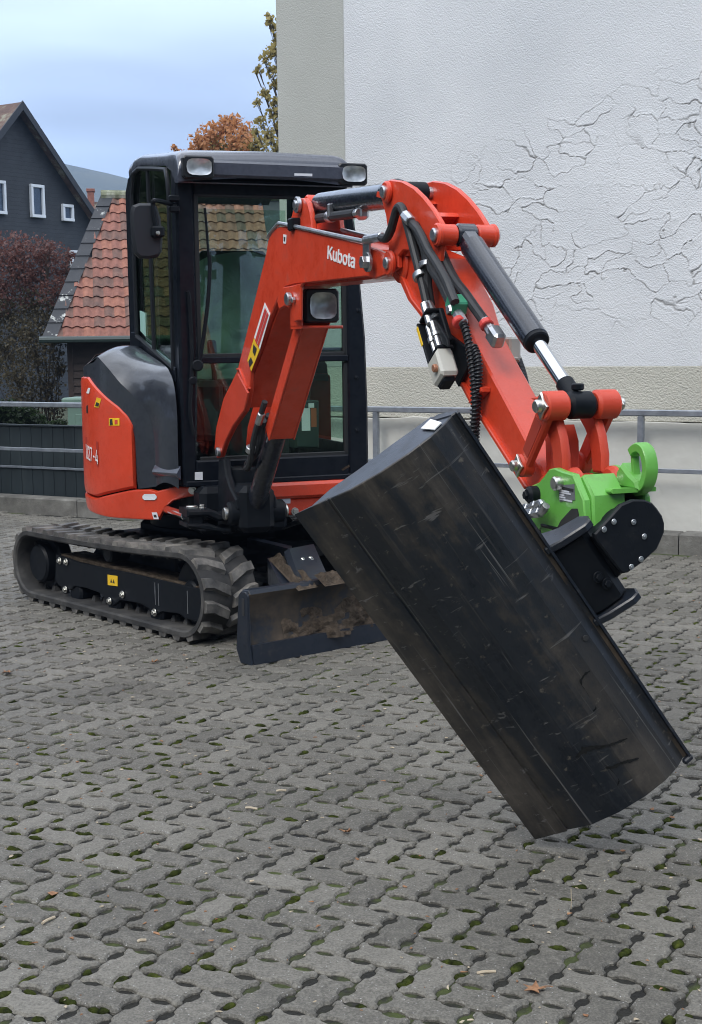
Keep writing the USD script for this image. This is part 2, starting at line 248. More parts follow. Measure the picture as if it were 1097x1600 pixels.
PAVER = MT('concrete_paver', {'g': ('geometry', {}), 'o': ('object_info', {}),
    'n': ('noise_texture', {'scale': 1.3, 'detail': 5, 'roughness': .6}), 'f': ('noise_texture', {'scale': 170, 'detail': 4, 'roughness': .7}), 'md': ('noise_texture', {'scale': 38, 'detail': 6, 'roughness': .7}),
    'v': ('voronoi_texture', {'scale': 120, 'feature': 'f1'}), 'vm': ('map_range', {'from_min': .12, 'from_max': .26, 'to_min': 1, 'to_max': 0, 'clamp': True}), 'vr': ('separate_color', {}), 'vs': ('map_range', {'from_min': .80, 'from_max': .9, 'to_min': 0, 'to_max': .75, 'clamp': True}), 'vf': ('math', {'math_type': 'multiply'}),
    'a1': ('math', {'math_type': 'multiply_add', 'value2': .16}), 'a2': ('math', {'math_type': 'multiply_add', 'value2': .34}), 'a3': ('math', {'math_type': 'multiply_add', 'value2': .50}), 'bs': ('math', {'math_type': 'multiply_add', 'value2': .8}), 'sc': ('math', {'math_type': 'multiply', 'value2': .66}),
    'r': ('rgb_ramp', {'ramp': [(.33, (.019, .0175, .0145)), (.47, (.052, .048, .041)), (.60, (.092, .086, .073)), (.78, (.19, .178, .152))]}), 'm': ('mix_color', {'b': (.46, .45, .44)}),
    'b': ('bump', {'strength': .55, 'distance': .004}), 'p': ('principled_bsdf', {'roughness': .66, 'specular_ior_level': .45})},
    [('g.position', 'n.vector'), ('g.position', 'f.vector'), ('g.position', 'md.vector'), ('g.position', 'v.vector'), ('v.distance', 'vm.value'), ('v.color', 'vr.color'), ('vr.r', 'vs.value'), ('vm.result', 'vf.value1'), ('vs.result', 'vf.value2'),
     ('o.random', 'a1.value1'), ('f.fac', 'a1.value3'), ('n.fac', 'a2.value1'), ('a1.value', 'a2.value3'), ('md.fac', 'a3.value1'), ('a2.value', 'a3.value3'), ('a3.value', 'sc.value1'), ('sc.value', 'r.fac'),
     ('r.color', 'm.a'), ('vf.value', 'm.fac'), ('m.result', 'p.base_color'), ('md.fac', 'bs.value1'), ('f.fac', 'bs.value3'), ('bs.value', 'b.height'), ('b.normal', 'p.normal')], 'p.BSDF')
# one paver: 20 x 10 cm, bone-shaped: a shallow lens is cut out of every 10 cm of its edge
UNIT = .0925
def paver_outline():
    o = []; corners = [(0, 0), (1, 0), (2, 0), (2, 1), (1, 1), (0, 1)]
    for k in range(6):
        a = np.array(corners[k], float); b = np.array(corners[(k+1) % 6], float); d = b-a; nrm = np.array([-d[1], d[0]])
        if k not in (1, 4): o.append(a + .075*(np.array([1., .5])-a)/np.linalg.norm(np.array([1., .5])-a))
        else: o.append(a + .025*nrm)
        for t, h in ((.14, .024), (.225, .038), (.29, .120), (.5, .170), (.71, .120), (.775, .038), (.86, .024)): o.append(a + d*t + nrm*h)
    return (np.array(o) - [1, .5])*UNIT
PO = paver_outline()
def paver_mesh(depth=.03):
    q = inset(PO, .0045); n = len(PO); V = np.vstack([np.c_[PO, np.full(n, -depth)], np.c_[PO, np.full(n, -.0055)], np.c_[q, np.zeros(n)]])
    i = np.arange(n); j = (i+1) % n; F = []
    for r in (0, 1): F += [np.c_[r*n+i, r*n+j, r*n+n+j], np.c_[r*n+i, r*n+n+j, r*n+n+i]]
    return V, np.vstack(F + [tri2d(q) + 2*n])
PM = paver_mesh()
spots = []
for ix in range(-93, 66):
    for iy in range(-122, 0):
        m = (ix-iy) % 4
        if m == 0: c = ((ix+1)*UNIT, (iy+.5)*UNIT, 0)
        elif m == 3: c = ((ix+.5)*UNIT, (iy+1)*UNIT, 90)
        else: continue
        if c[1] < -.06: spots.append(c)
spots = np.array(spots)
P3 = np.c_[spots[:, :2], np.zeros(len(spots))] @ RW.T + WALL_O
def project(P):
    q = np.asarray(P) - EYE; z = q @ fw
    return np.c_[548.5 + FPX*(q@rt)/z, 800 - FPX*(q@up)/z, z]
pp = project(P3); near = (pp[:, 2] > 1.5)
wide = near & (pp[:, 0] > -1500) & (pp[:, 0] < 2600) & (pp[:, 1] < 2300)
inside = near & (pp[:, 0] > -15) & (pp[:, 0] < 1112) & (pp[:, 1] < 1625)
from shapely.geometry import Polygon as SP, Point as SPt
hid = SP([(600, 1000), (470, 800), (700, 660), (1070, 1180), (1030, 1235), (838, 1305)])
order = [i for i in np.argsort(pp[:, 2]) if inside[i] and not hid.contains(SPt(pp[i, :2]))][:300]
chosen = set(order)
jit = lambda: (random.uniform(-.0015, .0015), random.uniform(-.0015, .0015), random.uniform(-.003, .002))
def paver_pose(i): return P3[i] + np.array(jit()), spots[i, 2] + WALL_A + random.choice((0, 180)) + random.uniform(-.8, .8), random.uniform(-.9, .9), random.uniform(-.9, .9)
first = None
for i in order:
    c, a, tx, ty = paver_pose(i); path = numbered(pave, 'paver')
    R = rz(a) @ rx(tx) @ ry(ty)
    usdkit.mesh(stage, path, (PM[0] @ R.T, PM[1]), PAVER, False); UsdGeom.Xformable(stage.GetPrimAtPath(path)).AddTranslateOp().Set(Gf.Vec3d(*map(float, c)))
rest = [i for i in np.where(wide)[0] if i not in chosen]
inst = UsdGeom.PointInstancer.Define(stage, pave + '/further_pavers'); tag(pave + '/further_pavers', kind='stuff')
proto = UsdGeom.Xform.Define(stage, pave + '/further_pavers/prototype'); usdkit.mesh(stage, pave + '/further_pavers/prototype/paver', PM, PAVER, False)
inst.CreatePrototypesRel().SetTargets([proto.GetPath()]); inst.CreateProtoIndicesAttr([0]*len(rest)); pos, ori = [], []
for i in rest:
    c, a, tx, ty = paver_pose(i); pos.append(Gf.Vec3f(*map(float, c)))
    q = (Gf.Rotation(Gf.Vec3d(1, 0, 0), tx)*Gf.Rotation(Gf.Vec3d(0, 1, 0), ty)*Gf.Rotation(Gf.Vec3d(0, 0, 1), float(a))).GetQuat(); ori.append(Gf.Quath(q.GetReal(), *q.GetImaginary()))
inst.CreatePositionsAttr(pos); inst.CreateOrientationsAttr(ori)
# moss cushions sitting in the lens-shaped holes, thickest in the foreground
MOSS = MT('moss', {'g': ('geometry', {}), 'n': ('noise_texture', {'scale': 40, 'detail': 4}), 'r': ('rgb_ramp', {'ramp': [(.3, (.010, .013, .004)), (.55, (.036, .046, .009)), (.75, (.085, .10, .018))]}), 'n2': ('noise_texture', {'scale': 400, 'detail': 3}), 'b': ('bump', {'strength': 1., 'distance': .006}), 'p': ('principled_bsdf', {'roughness': .95, 'specular_ior_level': .1})},
    [('g.position', 'n.vector'), ('n.fac', 'r.fac'), ('r.color', 'p.base_color'), ('g.position', 'n2.vector'), ('n2.fac', 'b.height'), ('b.normal', 'p.normal')], 'p.BSDF')
ico = trimesh.creation.icosphere(1); IV, IF = np.array(ico.vertices), np.array(ico.faces)
mossV = []; seen = set()
for i in np.where(wide & (pp[:, 2] < 8.5))[0]:
    R = rz(spots[i, 2])
    for e, d in (((-UNIT/2, -UNIT/2), 0), ((UNIT/2, -UNIT/2), 0), ((-UNIT, 0), 90)):
        e3 = R @ np.array([*e, 0]); l = np.array([spots[i, 0]+e3[0], spots[i, 1]+e3[1], 0]); w = RW @ l + WALL_O
        amount = meshkit.fbm(np.array([[w[0]*.9+3, w[1]*.9, 0]]), 3, 5)[0]
        prob = np.clip((amount-.27)*3.2, 0.08, .92)*np.clip((7.6-w[1])/2.6, 0.06, 1)
        if random.random() < prob:
            ang = math.radians(spots[i, 2] + d + WALL_A); L = random.uniform(.016, .028)
            for k in range(random.choice((1, 2, 3))):
                off = random.uniform(-.018, .018); s = random.uniform(.5, 1)
                V = IV*(1+.35*(rng.random((len(IV), 1))-.5)); V = V*np.array([L*s, 0.0125*random.uniform(.7, 1.1), 0.009*random.uniform(.7, 1.)])
                V = V @ rz(math.degrees(ang)).T + w + np.array([math.cos(ang)*off, math.sin(ang)*off, -.008 + random.uniform(-.004, .003)]); mossV.append((V, IF))
part(pave, 'moss', cat(mossV), MOSS, True, kind='stuff')

# --- kerb along the yard's edge
CONC = rough_mat('kerb_concrete', [(.3, (.075, .072, .065)), (.55, (.15, .145, .13)), (.75, (.24, .235, .215))], 5, .9, .5, 60, .01, 8)
kerb = thing('kerb', kind='structure')
for k in range(-10, 5):
    x0 = k*1.0
    part(kerb, 'kerb_stone', wa(extr([(x0+.004, 0), (x0+.996, 0), (x0+.996, .16), (x0+.004, .16)], -.6, .13+random.uniform(-.003, .003), .012, 'z')), CONC, False)

# --- galvanised railing on the kerb
GALV = rough_mat('galvanised_steel', [(.3, (.22, .24, .27)), (.7, (.36, .385, .42))], 12, .45, .05, metallic=.75, vec=(1, 1, 1))
rail = thing('railing', 'galvanised steel railing with two rails along the yard kerb', 'railing')
part(rail, 'top_rail', wa(box((-3.2, .08, .90), (9.6, .045, .042), .006)), GALV)
part(rail, 'middle_rail', wa(box((-3.2, .08, .525), (9.6, .012, .03), .003)), GALV)
for k in range(-3, 2):
    x = -.284 + k*1.97
    part(rail, 'post', wa(box((x, .08, .50), (.04, .04, .757), .004)), GALV)
    part(rail, 'foot_plate', wa(cat(box((x, .08, .134), (.12, .10, .008), .002), [cyl((x+sx*.045, .08+.03*sy, .138), (x+sx*.045, .08+.03*sy, .152), .008, 6, .001) for sx in (-1, 1) for sy in (-1, 1)])), GALV)

# --- dark board fence behind the railing, left of the building
FENCEM = rough_mat('dark_stained_boards', [(.3, (.008, .014, .017)), (.55, (.013, .021, .025)), (.75, (.024, .033, .036))], 8, .6, .3, 60, .004, 6, vec=(1, 1, .12))
fence = thing('board_fence', 'dark blue-green stained fence of upright boards behind the railing', 'fence')
x = -9.9
while x < -3.2:
    w = random.uniform(.115, .125); part(fence, 'board', wa(extr([(x, .26), (x+w-.005, .26), (x+w-.005, .283), (x, .283)], .10, .70+random.uniform(-.004, .004), .003, 'z')), FENCEM, False); x += w
for z in (.24, .60): part(fence, 'rail', wa(box((-6.5, .315, z), (6.7, .05, .08), .004)), FENCEM)
part(fence, 'steel_strip', wa(box((-6.5, .252, .355), (6.7, .012, .02), .002)), GALV)
part(fence, 'cap_strip', wa(box((-6.5, .275, .712), (6.7, .05, .016), .003)), FENCEM)

# --- the rendered building
def plaster(name, stops, scale=120, strength=.5, dist=.008, grime=False):
    extra = ({'at': ('attribute', {'attribute': 'grime'}), 'gm': ('mix_color', {'b': (.16, .15, .14)}), 'gs': ('math', {'math_type': 'multiply', 'value2': .55})}, [('r.color', 'gm.a'), ('at.fac', 'gs.value1'), ('gs.value', 'gm.fac'), ('gm.result', 'p.base_color')]) if grime else ({}, [('r.color', 'p.base_color')])
    return MT(name, {**extra[0], 'g': ('geometry', {}), 'n': ('noise_texture', {'scale': 1.1, 'detail': 6, 'roughness': .6}), 'r': ('rgb_ramp', {'ramp': stops}), 'n2': ('noise_texture', {'scale': scale, 'detail': 5, 'roughness': .6}), 'v': ('voronoi_texture', {'scale': scale*.8, 'feature': 'smooth_f1', 'smoothness': .6}),
        'a': ('math', {'math_type': 'multiply_add', 'value2': -.8}), 'b': ('bump', {'strength': strength, 'distance': dist}), 'p': ('principled_bsdf', {'roughness': .88, 'specular_ior_level': .3})},
        [*extra[1], ('g.position', 'n.vector'), ('n.fac', 'r.fac'), ('g.position', 'n2.vector'), ('g.position', 'v.vector'), ('v.distance', 'a.value1'), ('n2.fac', 'a.value3'), ('a.value', 'b.height'), ('b.normal', 'p.normal')], 'p.BSDF')
PL_W = plaster('white_roughcast', [(.3, (.56, .575, .59)), (.7, (.66, .67, .68))])
PL_C = plaster('cracked_roughcast', [(.3, (.56, .575, .59)), (.7, (.66, .67, .68))], grime=True)
PL_B = plaster('beige_roughcast', [(.3, (.43, .42, .365)), (.7, (.52, .505, .435))], 100, .8)
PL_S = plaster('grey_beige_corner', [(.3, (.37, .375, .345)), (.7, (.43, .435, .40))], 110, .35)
PL_P = plaster('smooth_plinth', [(.3, (.44, .435, .40)), (.6, (.54, .535, .49)), (.75, (.47, .46, .42))], 25, .25, .006)
bld = thing('rendered_building', 'tall pale rendered building with cracked white plaster and beige base', 'building')
XC, XS, ZB, ZP, WY, TOP = -3.13, -2.56, 1.20, .835, .22, 8.5
R = 12.0
part(bld, 'core_wall', wa(cat(box(((XC+6)/2, WY+.06+3, (TOP-.7)/2), (6-XC, 6, TOP+.7), 0))), PL_S, False)
# cracked, lifting plaster on the main face: each flake curls up a little at its edges
gx, gz = np.arange(-2.2, .60, .0048), np.arange(1.24, 3.32, .0048)
def cracked(X, Z):
    p2 = np.stack([X*1.0, Z*1.5], -1); wv = .30*np.stack([meshkit.fbm(np.stack([X*2.2, Z*2.2, 0*X+9], -1), 4, 3)-.5, meshkit.fbm(np.stack([X*2.2, Z*2.2, 0*X+4], -1), 4, 8)-.5], -1)*2
    rr = np.random.default_rng(21); seeds = np.c_[rr.uniform(-2.9, 1.4, 620), rr.uniform(1.3, 6, 620)]; t = cKDTree(seeds)
    fine = .045*np.stack([meshkit.fbm(np.stack([X*14, Z*14, 0*X], -1), 3, 1)-.5, meshkit.fbm(np.stack([X*14, Z*14, 0*X], -1), 3, 2)-.5], -1)*2
    d, idx = t.query((p2+wv+fine).reshape(-1, 2), k=2); edge = (d[:, 1]-d[:, 0]).reshape(X.shape)
    own = idx[:, 0].reshape(X.shape); o2 = idx[:, 1].reshape(X.shape)
    # how strongly this stretch is broken: right-hand middle, fading upward and left
    m = meshkit.fbm(np.stack([X*1.1, Z*1.1, 0*X+2], -1), 3, 12)
    mask = np.clip((X+2.15)/.8, 0, 1)*np.clip((3.22-Z+.32*(X+.2))/.30, 0, 1)*np.clip((Z-1.38)/.25, 0, 1)*np.clip((m-.08)*4.5, 0.55, 1)
    pair = rr.random((620, 620)); pair = np.maximum(pair, pair.T); openness = np.clip((pair[own, o2]-.30)*2.0, .10, 1)*np.clip((meshkit.fbm(np.stack([X*3, Z*3, 0*X+6], -1), 3, 31)-.24)*5, .30, 1)
    below = (seeds[own, 1] < seeds[o2, 1])        # the lower flake's top edge tucks under the upper flake's lifted lip
    lift = np.exp(-edge/.028)*np.where(below, .0, .0040) + np.exp(-edge/.09)*.0010
    gap = np.exp(-(edge/.0050)**2)*.008
    return mask*openness*(lift-gap), mask*openness*np.exp(-(edge/.006)**2)
Xg, Zg = np.meshgrid(gx, gz, indexing='ij'); D, GRIME = cracked(Xg, Zg)
D *= np.minimum(1, np.minimum(np.minimum(Xg-gx[0], gx[-1]-Xg)/.1, np.minimum(Zg-gz[0], gz[-1]-Zg)/.1).clip(0))
crp = part(bld, 'cracked_plaster', wa(grid(np.stack([Xg, WY-D, Zg], -1))), PL_C, True)
UsdGeom.PrimvarsAPI(stage.GetPrimAtPath(crp)).CreatePrimvar('grime', Sdf.ValueTypeNames.FloatArray, 'vertex').Set(Vt.FloatArray.FromNumpy(np.clip(GRIME, 0, 1).astype(np.float32).ravel()))
def sheet(x0, x1, z0, z1, y): return wa((np.array([[x0, y, z0], [x1, y, z0], [x1, y, z1], [x0, y, z1]]), np.array([[0, 1, 2], [0, 2, 3]])))
a0, a1, b0, b1 = gx[0], gx[-1], gz[0], gz[-1]
part(bld, 'white_plaster', cat(sheet(XS, a0, ZB, TOP, WY), sheet(a1, 6, ZB, TOP, WY), sheet(a0, a1, ZB, b0, WY), sheet(a0, a1, b1, TOP, WY)), PL_W, False)
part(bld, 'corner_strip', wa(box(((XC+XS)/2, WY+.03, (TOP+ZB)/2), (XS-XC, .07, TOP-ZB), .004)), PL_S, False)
part(bld, 'beige_base', wa(box(((XC+6)/2, WY+.031, (ZB+ZP)/2), (6-XC, .068, ZB-ZP-.001), .004)), PL_B, False)
lip = [(XC, ZP-1.5)]; xs = np.arange(XC, 6.01, .03); top = ZP + .012*(meshkit.fbm(np.c_[xs*2.5, xs*0, xs*0], 4, 4)-.5)*3
part(bld, 'plinth', wa(extr([(XC-.01, -.6)] + [(6.0, -.6)] + [(x, z) for x, z in zip(xs[::-1], top[::-1])], WY-.018, WY+.06, .004, 'y')), PL_P, False)

# --- tiled garden shed
shed = thing('garden_shed', 'brown boarded shed with mossy red pantile roof and slate hip', 'shed', [-5.116,24.0,0.0], 10.)
TILES = [rough_mat('clay_tile_%s' % n, s, 9, .75, .3, 90, .004, 6) for n, s in (('red', [(.3, (.15, .060, .042)), (.7, (.26, .105, .075))]), ('rust', [(.3, (.19, .070, .045)), (.7, (.31, .13, .085))]), ('weathered', [(.3, (.085, .050, .040)), (.65, (.16, .080, .060)), (.8, (.17, .15, .11))]))]
SLATE = MT('lichen_slate', {'g': ('geometry', {}), 'n': ('noise_texture', {'scale': 4, 'detail': 6, 'roughness': .7}), 'r': ('rgb_ramp', {'ramp': [(.3, (.020, .024, .030)), (.60, (.030, .032, .037)), (.63, (.34, .35, .33)), (.74, (.50, .51, .48))]}), 'p': ('principled_bsdf', {'roughness': .7})}, [('g.position', 'n.vector'), ('n.fac', 'r.fac'), ('r.color', 'p.base_color')], 'p.BSDF')
MOSSY = rough_mat('mossy_ridge', [(.3, (.10, .11, .06)), (.5, (.20, .21, .14)), (.7, (.42, .43, .37))], 7, .9, .6, 60, .02)
BROWN = rough_mat('brown_weatherboard', [(.3, (.022, .014, .012)), (.7, (.045, .028, .022))], 6, .7, .3, 50, .004, 6, vec=(.15, 1, 1))
EZ, RISE, RUN, HIP, RX1 = 1.505, 2.60, 2.60, 1.06, 6.4     # eave height, roof rise and run, how far the hip leans in, right end
def roof_pt(x, t, o=0.): s = math.sqrt(.5); return np.array([x, t*RUN - o*s, EZ + t*RISE + o*s])
def tile_profile(n=7): u = np.linspace(0, 1, n); return u*.184, .019*np.sin(u*2*math.pi - .6)
rows = 15
for r in range(rows):
    t0, t1 = r/rows, (r+1.28)/rows
    for c in range(40):
        x0 = .16 + c*.175
        if x0 < HIP*(r+.3)/rows + .10 or x0 > 3.95: continue
        ux, uh = tile_profile(); up_ = .034 + random.uniform(-.004, .004); dx = random.uniform(-.006, .006); P = []
        for tt, oo in ((t0, up_ - .016), (t0, up_), (t1, .006)):
            P.append([roof_pt(x0+dx+x, min(tt, 1.0) + random.uniform(-.0006, .0006), oo+h) for x, h in zip(ux, uh)])
        part(shed, 'roof_tile', grid(P), TILES[random.choice((0, 0, 0, 1, 1, 2, 2))], 40)
part(shed, 'roof_deck', (np.array([roof_pt(0, 0, -.02), roof_pt(RX1, 0, -.02), roof_pt(RX1, 1, -.02), roof_pt(HIP, 1, -.02), [HIP*.2, 2*RUN, EZ-.03], [RX1, 2*RUN, EZ-.03]]), np.array([[0, 1, 2], [0, 2, 3], [0, 3, 4], [3, 2, 5], [3, 5, 4]])), SLATE, False)
for r in range(11):                                             # slates along the hip
    t0, t1 = r/11, (r+1.25)/11; q = HIP
    part(shed, 'hip_slate', (np.array([roof_pt(q*t0+.0, t0, .05), roof_pt(q*t0+.24, t0, .055), roof_pt(q*min(t1, 1.02)+.24, min(t1, 1.02), .03), roof_pt(q*min(t1, 1.02)+.0, min(t1, 1.02), .03), roof_pt(q*t0, t0, .03), roof_pt(q*t0+.24, t0, .035)]), np.array([[0, 1, 2], [0, 2, 3], [4, 5, 1], [4, 1, 0]])), SLATE, False)
for k in range(16):
    x0 = HIP + k*.33
    part(shed, 'ridge_tile', cyl(roof_pt(x0, 1, .02), roof_pt(x0+.35, 1, .03), .10+random.uniform(-.006, .006), 10, .01, .09), MOSSY)
part(shed, 'gutter', tube([(-.05, -.07, EZ-.02), (RX1, -.07, EZ-.02)], .055, 8, 1), plain('dark_gutter', (.03, .045, .042), .4))
part(shed, 'corner_post', box((.44, .30, .3), (.09, .09, 2.2), .006), BROWN)
z = -.7
while z < 1.40:
    part(shed, 'weatherboard', extr([(.26, z), (.30, z), (.30, z+.135), (.282, z+.135)], .40, RX1-.2, .003, 'x'), BROWN, False); z += .128
part(shed, 'side_wall', box((.50, .3+2.3, .35), (.06, 4.6, 2.1), 0), BROWN, False)

# --- dark gabled house
DARKW = MT('dark_shingle_wall', {'g': ('geometry', {}), 'sx': ('separate_xyz', {}), 'w': ('math', {'math_type': 'multiply', 'value2': 7.5}), 'fr': ('math', {'math_type': 'fraction'}), 'n': ('noise_texture', {'scale': 3, 'detail': 6}), 'r': ('rgb_ramp', {'ramp': [(.3, (.005, .007, .009)), (.7, (.011, .014, .017))]}), 'b': ('bump', {'strength': .8, 'distance': .03, 'invert': True}), 'p': ('principled_bsdf', {'roughness': .6})},
    [('g.position', 'sx.vector'), ('sx.z', 'w.value1'), ('w.value', 'fr.value1'), ('fr.value', 'b.height'), ('b.normal', 'p.normal'), ('g.position', 'n.vector'), ('n.fac', 'r.fac'), ('r.color', 'p.base_color')], 'p.BSDF')
OLDTILE = MT('old_roof_tiles', {'g': ('geometry', {}), 'n': ('noise_texture', {'scale': 1.6, 'detail': 7, 'roughness': .7}), 'r': ('rgb_ramp', {'ramp': [(.3, (.060, .036, .030)), (.5, (.10, .058, .044)), (.58, (.17, .155, .11)), (.75, (.30, .30, .25))]}), 'sx': ('separate_xyz', {}), 'w': ('math', {'math_type': 'multiply', 'value2': 5.}), 'fr': ('math', {'math_type': 'fraction'}), 'b': ('bump', {'strength': 1., 'distance': .06, 'invert': True}), 'p': ('principled_bsdf', {'roughness': .9})},
    [('g.position', 'n.vector'), ('n.fac', 'r.fac'), ('r.color', 'p.base_color'), ('g.position', 'sx.vector'), ('sx.z', 'w.value1'), ('w.value', 'fr.value1'), ('fr.value', 'b.height'), ('b.normal', 'p.normal')], 'p.BSDF')
VERGE = plain('dark_verge_board', (.016, .018, .022), .5); FRAMEW = plain('white_window_frame', (.62, .64, .66), .5); CURT = plain('net_curtain', (.55, .57, .60), .9)
house = thing('gabled_house', 'dark shingled house with steep gable and small white windows', 'house', [-10.735,48.0,0.0], 56.)
AZ, EX, EZH = 9.32, 3.76, 5.41; SL = (AZ-EZH)/EX
part(house, 'wall', extr([(-4.6, -.7), (EX-.12, -.7), (EX-.12, EZH-.05), (0, AZ-.22), (-4.6, AZ-.22-4.6*SL)], .12, 9, 0, 'y'), DARKW, False)
rf = lambda sgn, x1: cat(extr([(0, AZ), (sgn*x1, AZ-SL*x1), (sgn*x1, AZ-.14-SL*x1), (0, AZ-.16)], -.18, 9.5, .01, 'y'))
part(house, 'roof', rf(1, EX+.1), OLDTILE, False); part(house, 'roof', rf(-1, 4.9), OLDTILE, False)
for s, L in ((1, EX+.14), (-1, 4.9)): part(house, 'verge_board', extr([(0, AZ+.04), (s*L, AZ+.04-SL*L), (s*L, AZ-.24-SL*L), (0, AZ-.26)], -.24, -.19, .005, 'y'), VERGE, False)
def window(x0, x1, z0, z1, mull=()):
    w = part(house, 'window_frame', cat(box(((x0+x1)/2, .07, z1-.05), (x1-x0, .12, .10), .01), box(((x0+x1)/2, .07, z0+.05), (x1-x0, .16, .10), .01), box((x0+.05, .07, (z0+z1)/2), (.10, .12, z1-z0-.2), .01), box((x1-.05, .07, (z0+z1)/2), (.10, .12, z1-z0-.2), .01), *[box((m, .07, (z0+z1)/2), (.09, .11, z1-z0-.2), .01) for m in mull]), FRAMEW)
    part(w, 'pane', box(((x0+x1)/2, .09, (z0+z1)/2), (x1-x0-.2, .01, z1-z0-.2), 0), GLASS2, False)
    part(w, 'curtain', box(((x0+x1)/2, .112, (z0+z1)/2), (x1-x0-.2, .01, z1-z0-.2), 0), CURT, False)
window(.46, 1.07, 5.66, 6.75); window(1.90, 2.42, 5.63, 6.20); window(-1.45, -.64, 5.67, 6.75); window(2.22, 3.06, 3.75, 4.66, (2.66,))

# --- second roof behind, with chimney
h2 = thing('red_roofed_house', 'farther house with brown-red tiled roof and brick chimney', 'house', (-9.6, 60, 0), 8.)
RX = lambda x, y, z: (x, y, z)
part(h2, 'wall', box((2., 4, 2.4), (9.0, 6, 6.2), 0), plain('far_house_wall', (.20, .17, .15), .9), False)
part(h2, 'roof', (np.array([[-3, -.6, 5.3], [7, -.6, 5.3], [7, 3.0, 7.55], [-3, 3.0, 7.55], [-3, 7, 5.0], [7, 7, 5.0], [-3, -.6, 5.15], [7, -.6, 5.15]]), np.array([[0, 1, 2], [0, 2, 3], [3, 2, 5], [3, 5, 4], [6, 7, 1], [6, 1, 0]])), OLDTILE, False)
part(h2, 'chimney', cat(box((-1.05, 2.9, 7.5), (.28, .5, 1.1), .01), box((-1.05, 2.9, 8.02), (.36, .58, .12), .01)), rough_mat('chimney_brick', [(.3, (.16, .06, .04)), (.7, (.26, .10, .07))], 10), False)

# --- green utility cabinet behind the fence
cab_ = thing('utility_cabinet', 'pale green utility cabinet with lid behind the board fence', 'cabinet', (-2.45, 14., -.6), -10.)
CABG = paint('cabinet_green', (.13, .21, .17), .5, .1, 0)
part(cab_, 'body', box((0, 0, .72), (.55, .3, 1.40), .01), CABG); part(cab_, 'lid', box((0, 0, 1.45), (.64, .38, .06), .015), CABG)
part(cab_, 'door', box((.02, -.155, .72), (.42, .016, 1.2), .006), CABG)

# --- plants: tapered trunks and limbs, thousands of separate leaves
def leaf_mat(name, cols, trans=.35):
    st = [(k/(len(cols)-1) if len(cols) > 1 else 0, c) for k, c in enumerate(cols)]
    return MT(name, {'g': ('geometry', {}), 'r': ('rgb_ramp', {'ramp': st}), 'p': ('principled_bsdf', {'roughness': .55}), 't': ('translucent_bsdf', {}), 'm': ('mix_closure', {'fac': trans})},
        [('g.random_per_island', 'r.fac'), ('r.color', 'p.base_color'), ('r.color', 't.color'), ('p.BSDF', 'm.closure1'), ('t.BSDF', 'm.closure2')], 'm.closure')
def leaves(pts, size, seed):
    r = np.random.default_rng(seed); n = len(pts); d = r.normal(size=(n, 3)); d /= np.linalg.norm(d, axis=1, keepdims=True); e = r.normal(size=(n, 3)); e -= d*(e*d).sum(1, keepdims=True); e /= np.linalg.norm(e, axis=1, keepdims=True)
    s = size*r.uniform(.6, 1.4, (n, 1)); k = np.cross(d, e)
    V = np.stack([pts-d*s*.5, pts+e*s*.33+k*s*.08, pts+d*s*.5, pts-e*s*.33+k*s*.08], 1).reshape(-1, 3); i = np.arange(n)*4
    return V, np.vstack([np.c_[i, i+1, i+2], np.c_[i, i+2, i+3]])
def grow(base, h, spread, n, seed, up_=.5, stems=1, r0=.05, levels=3, kids=5):
    """Limbs as (points, radius) and the twig ends."""
    r = np.random.default_rng(seed); limbs, tips = [], []
    def go(p, d, L, rad, lev):
        q = [p]; 
        for k in range(4): d = d + r.normal(size=3)*.16; d[2] += .04*up_; d = d/np.linalg.norm(d); q.append(q[-1] + d*L/4)
        limbs.append((np.array(q), np.linspace(rad, rad*.45, 5)))
        if lev == 0: tips.extend(q[1:]); return
        for k in range(kids):
            a = r.normal(size=3)*spread; a[2] = abs(a[2])*.6*up_ + up_*.35; c = d*.55 + a; c /= np.linalg.norm(c); go(q[r.integers(2, 5)], c, L*r.uniform(.5, .72), rad*.5, lev-1)
        tips.append(q[-1])
    for s in range(stems):
        d = np.array([r.normal()*.25*(stems > 1), r.normal()*.25*(stems > 1), 1.]); go(np.asarray(base, float) + np.array([r.normal()*.25*(stems > 1), r.normal()*.25*(stems > 1), 0]), d/np.linalg.norm(d), h, r0, levels)
    return limbs, np.array(tips)
BARK = rough_mat('bark', [(.3, (.035, .028, .022)), (.7, (.085, .07, .055))], 12, .9, .5)
def plant(name, label, cat_, base, h, spread, seed, lm, nleaf, lsize, jitter, group=None, **kw):
    t = thing(name, label, cat_, base, 0, group); limbs, tips = grow((0, 0, 0), h, spread, 0, seed, **kw)
    part(t, 'trunk', cat([tube(q, r_, 5, 1) for q, r_ in limbs]), BARK, True)
    r = np.random.default_rng(seed+1); pts = tips[r.integers(0, len(tips), nleaf)] + r.normal(size=(nleaf, 3))*jitter
    part(t, 'crown', leaves(pts, lsize, seed+2), lm, False); return t
L_RED = leaf_mat('red_bush_leaves', [(.12, .050, .040), (.20, .095, .075), (.27, .17, .12), (.17, .14, .085)]); L_BR = leaf_mat('brown_bush_leaves', [(.08, .065, .035), (.18, .14, .085), (.14, .14, .06), (.34, .31, .15)])
L_GR = leaf_mat('green_leaves', [(.020, .035, .010), (.05, .075, .018), (.10, .12, .03)]); L_OR = leaf_mat('orange_leaves', [(.44, .20, .08), (.54, .33, .11), (.46, .37, .14), (.34, .31, .14)]); L_YE = leaf_mat('yellow_brown_leaves', [(.30, .24, .08), (.50, .34, .10), (.40, .28, .11), (.24, .22, .09)])
